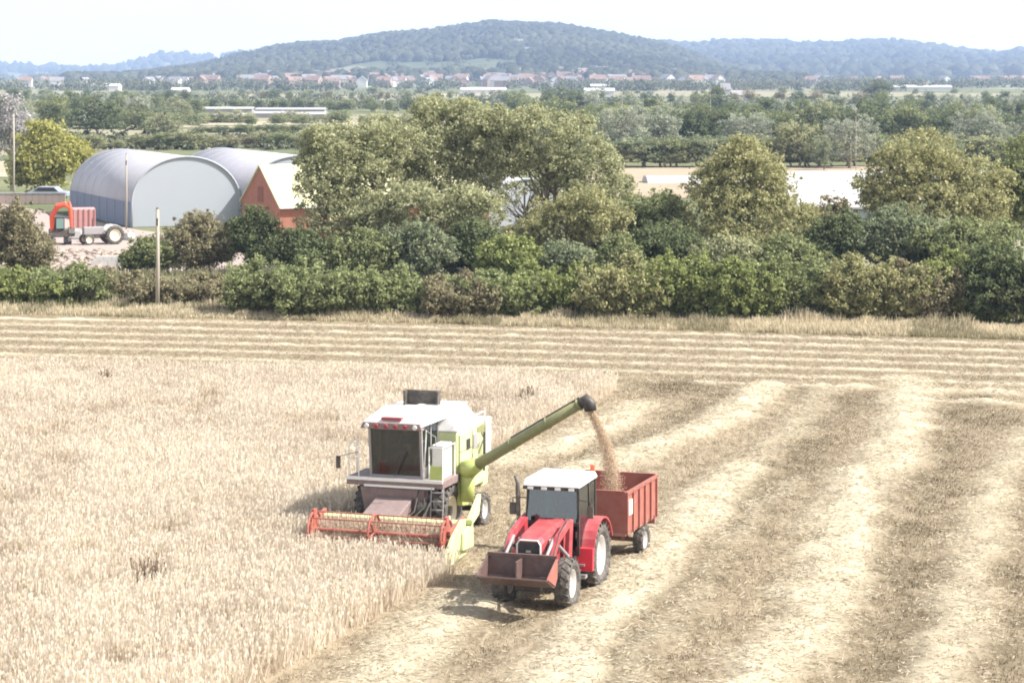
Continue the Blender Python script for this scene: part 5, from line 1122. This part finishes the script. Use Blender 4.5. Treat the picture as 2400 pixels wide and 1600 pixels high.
for s in (-1, 1): wheel(tl, s * .86, 1.75, .42, .28, 'rim', 14, .55)
m = MB(); m.hexa([(.6, 2.4, .75), (1.05, 2.4, .75), (1.05, 2.6, .85), (.6, 2.6, .85), (.6, 2.4, .97), (1.05, 2.4, .97), (1.05, 2.6, .97), (.6, 2.6, .97)]); m.build('rear_lamp_board', M['rustin'], tl)
# grain heap inside
na = 26; ax_ = np.linspace(-.97, .97, na); ay = np.linspace(tl0 + .06, tl1 - .01, na); A_, B_ = np.meshgrid(ax_, ay)
lc = inv_t = Rq.inverted() @ (land - Q0)
zh = tz0 + .1 + .62 * np.exp(-((A_ - lc.x) ** 2 + (B_ - lc.y) ** 2) / .9) + .03 * vnoise(A_, B_, .2, 3); co = np.stack([A_, B_, zh], -1).reshape(-1, 3); i = np.arange(na * na).reshape(na, na)
co = co @ np.array(Rq.transposed()) + np.array(Q0)
me = np_mesh('grain_heap', co, np.stack([i[:-1, :-1], i[:-1, 1:], i[1:, 1:], i[1:, :-1]], -1).reshape(-1), 4, M['grain'], np.random.default_rng(1).random((na - 1) ** 2)); tag(link(bpy.data.objects.new('grain_heap', me)), 'heap of golden grain filling the red trailer', 'grain', kind='stuff')

# ------------------------------------------------------------------ farm yard machines
ex = thing('excavator', 'orange red excavator with arched boom and dark cab in the farm yard', 'excavator', (*at(140, 572), 0), R(20)); ex.scale = (.8, .8, .85)
m = MB()
for s in (-1, 1): m.prism([(-1.1, 0), (1.1, 0), (1.3, .3), (1.1, .6), (-1.1, .6), (-1.3, .3)], s * .75 - .2, s * .75 + .2, 'x')
m.build('track', M['black'], ex, bevel=.04)
m = MB(); m.box(-.85, .85, -.6, 1.5, .65, 1.35); m.build('body', M['dark'], ex, bevel=.06)
m = MB(); m.box(-.55, .35, -.75, .35, 1.35, 2.5); m.build('cab', M['black'], ex, bevel=.05)
m = MB(); m.box(-.45, .25, -.77, -.75, 1.45, 2.35); m.build('cab_window', paint('greenish_glass', (.16, .26, .24), .2, dirt=.1), ex)
m = MB(); m.tube([(-.75, -.3, 1.3), (-.85, -.7, 2.6), (-.4, -1.2, 3.5), (.3, -1.5, 3.65), (.7, -1.7, 3.3)], [.22, .26, .28, .24, .18], 8); bo = m.build('boom', M['orange'], ex)
m = MB(); m.tube([(.62, -1.6, 3.9), (.72, -1.7, 3.3), (.8, -1.8, 1.6)], [.13, .2, .12], 8); m.build('stick', M['orange'], bo)
m = MB(); m.tube([(-1.3, .2, 3.0), (-.9, -.6, 2.6)], .12, 6); m.tube([(-1.9, .8, 3.2), (-1.3, .2, 3.0)], [.06, .12], 6); m.build('ram', M['dark'], bo)
m = MB(); m.prism([(-2.1, 1.5), (-1.6, 1.6), (-1.5, 1.0), (-2.0, .8), (-2.3, 1.1)], .5, 1.1, 'x'); m.build('bucket', M['dark'], bo)
yt = thing('trailer', 'tall pink red livestock trailer parked against the blue shed side', 'trailer', (X(196, 190), 190, 0), R(12))
m = MB(); m.box(-.9, .9, -1.2, 1.6, .7, 2.2); m.build('body', paint('faded_pink_panel', (.5, .25, .25), .6, dirt=.3), yt, bevel=.04)
m = MB()
for k in range(5): m.box(-.9 + k * .42, -.82 + k * .42, -1.24, -1.2, .7, 2.2)
m.build('panel_rib', M['rust'], yt)
for s in (-1, 1): wheel(yt, s * .8, .3, .35, .22, 'rim', 10)
ot = thing('tractor', 'old pale tractor with big cream wheels parked in the farm yard', 'tractor', (X(262, 181), 181, 0), R(-62))
for s in (-1, 1): wheel(ot, s * .75, 0, .72, .34, 'cream', 16, .62); wheel(ot, s * .62, -2.0, .4, .2, 'cream', 12, .6)
m = MB(); m.box(-.28, .28, -2.3, -.7, .75, 1.35); m.build('bonnet', M['grey'], ot, bevel=.05)
m = MB(); m.box(-.22, .22, -2.2, .3, .5, .8); m.cyl((-.6, 0, .72), (.6, 0, .72), .12); m.cyl((-.55, -2, .4), (.55, -2, .4), .07); m.build('chassis', M['dark'], ot)
m = MB()
for s in (-1, 1): m.prism([(.78 * math.cos(a_), .72 + .8 * math.sin(a_)) for a_ in np.linspace(R(20), R(160), 9)], s * .58 - .03, s * .58 + .03, 'x')
m.build('mudguard', M['render_'], ot)
m = MB(); m.box(-.25, .25, -.1, .3, 1.0, 1.1); m.box(-.25, .25, .25, .32, 1.1, 1.5); m.build('seat', M['black'], ot)
m = MB(); m.cyl((0, -.75, 1.3), (0, -.4, 1.6), .025); m.cyl((0, -.4, 1.6), (0, -.38, 1.63), .2); m.cyl((.15, -1.6, 1.35), (.15, -1.6, 2.0), .035); m.build('steering_wheel', M['black'], ot)
for i, (px, py, s_, lb) in enumerate(((182, 560, .5, 'white bulk bag beside the excavator'), (205, 566, .42, 'low white bulk bag in front of the old pale tractor'), (222, 558, .45, 'white bulk bag touching the nose of the old tractor'), (300, 562, .4, 'white sack at the tail of the old tractor'))):
    bb = thing('bulk_bag', lb, 'bulk bag', (*at(px, py), 0), R(17 * i)); m = MB(); m.hexa([(-s_, -s_, 0), (s_, -s_, 0), (s_, s_, 0), (-s_, s_, 0), (-s_ * .85, -s_ * .85, s_ * 1.5), (s_ * .85, -s_ * .85, s_ * 1.5), (s_ * .85, s_ * .85, s_ * 1.5), (-s_ * .85, s_ * .85, s_ * 1.5)]); m.build('bag', M['polythene'], bb, bevel=.12)
    m = MB()
    for a_, b_ in ((-1, -1), (1, -1), (1, 1), (-1, 1)): m.tube([(a_ * s_ * .8, b_ * s_ * .8, s_ * 1.45), (a_ * s_ * .6, b_ * s_ * .6, s_ * 1.8), (a_ * s_ * .4, b_ * s_ * .8, s_ * 1.45)], .03, 5)
    m.build('loop', M['wood'], bb)
cr_ = thing('parked_car', 'blue grey car roof behind the yard at the left', 'car', (X(115, 243), 243, 0), R(-5))
m = MB(); m.prism([(-2.1, .4), (2.1, .4), (2.15, .85), (1.3, .95), (.8, 1.4), (-.9, 1.42), (-1.5, .98), (-2.1, .85)], -.85, .85, 'y'); m.build('body', paint('blue_grey_paint', (.3, .36, .46), .3, dirt=.1), cr_, bevel=.08)
m = MB(); m.prism([(1.15, .95), (.75, 1.33), (-.85, 1.35), (-1.3, .97)], -.87, .87, 'y'); m.build('window', M['black'], cr_)
for a_ in (-1.35, 1.35):
    m = MB(); m.cyl((a_, -.88, .33), (a_, .88, .33), .33, n=20); m.build('wheel', M['tyre'], cr_)
wl = thing('block_wall', 'low white block wall at the front right corner of the farm yard', 'wall', (*at(262, 624), 0), R(4))
m = MB()
for k in range(5): m.box(-1.4 + k * .56, -.86 + k * .56, -.15, .15, 0, .38)
for k in range(4): m.box(-1.1 + k * .56, -.56 + k * .56, -.15, .15, .385, .7)
m.build('blocks', M['render_'], wl, bevel=.01)
wl['kind'] = 'thing'
bk_ = thing('block_wall', 'long low pale wall in front of the blue grey car at the left edge', 'wall', (*at(45, 478), 0), R(2)); m = MB()
for k in range(14): m.box(-4.6 + k * .66, -3.96 + k * .66, -.15, .15, 0, 1.0 + .05 * (k % 3 == 0))
m.build('blocks', M['yard'], bk_, bevel=.015); m = MB(); m.box(-4.65, 4.65, -.19, .19, 1.055, 1.12); m.build('coping', M['gable'], bk_); bk_['kind'] = 'thing'
# dusty bank of pale rubble in the yard front
rr = np.random.default_rng(44); n = 380; px = rr.uniform(70, 300, n); py = rr.uniform(585, 632, n); d = HC * FPX / (py - HY); r0 = rr.uniform(.06, .22, n)
lumps('rubble', 'pale rubble and weeds along the front of the farm yard', 'rubble', np.stack([(px - 1200) / FPX * d, d, r0 * .2], -1), r0 * 1.4, r0 * .6, leaf_mat('pale_rubble', (.26, .21, .17), (.46, .38, .33), 0), 45)

# ------------------------------------------------------------------ air
m = MB(); m.box(-8500, 8500, -150, 10200, -1.2, 330)
hz_o = m.build('haze', None); hz_o.data.materials.clear(); hm = bpy.data.materials.new('haze_air'); hm.use_nodes = True; ht = hm.node_tree; ht.nodes.clear()
pv = ht.nodes.new('ShaderNodeVolumePrincipled'); pv.inputs['Color'].default_value = (.5, .66, 1, 1); pv.inputs['Density'].default_value = 1.35e-4; pv.inputs['Anisotropy'].default_value = .1
oo = ht.nodes.new('ShaderNodeOutputMaterial'); ht.links.new(pv.outputs[0], oo.inputs['Volume']); hz_o.data.materials.append(hm)
tag(hz_o, 'thin pale haze filling the valley air', 'haze', kind='stuff')
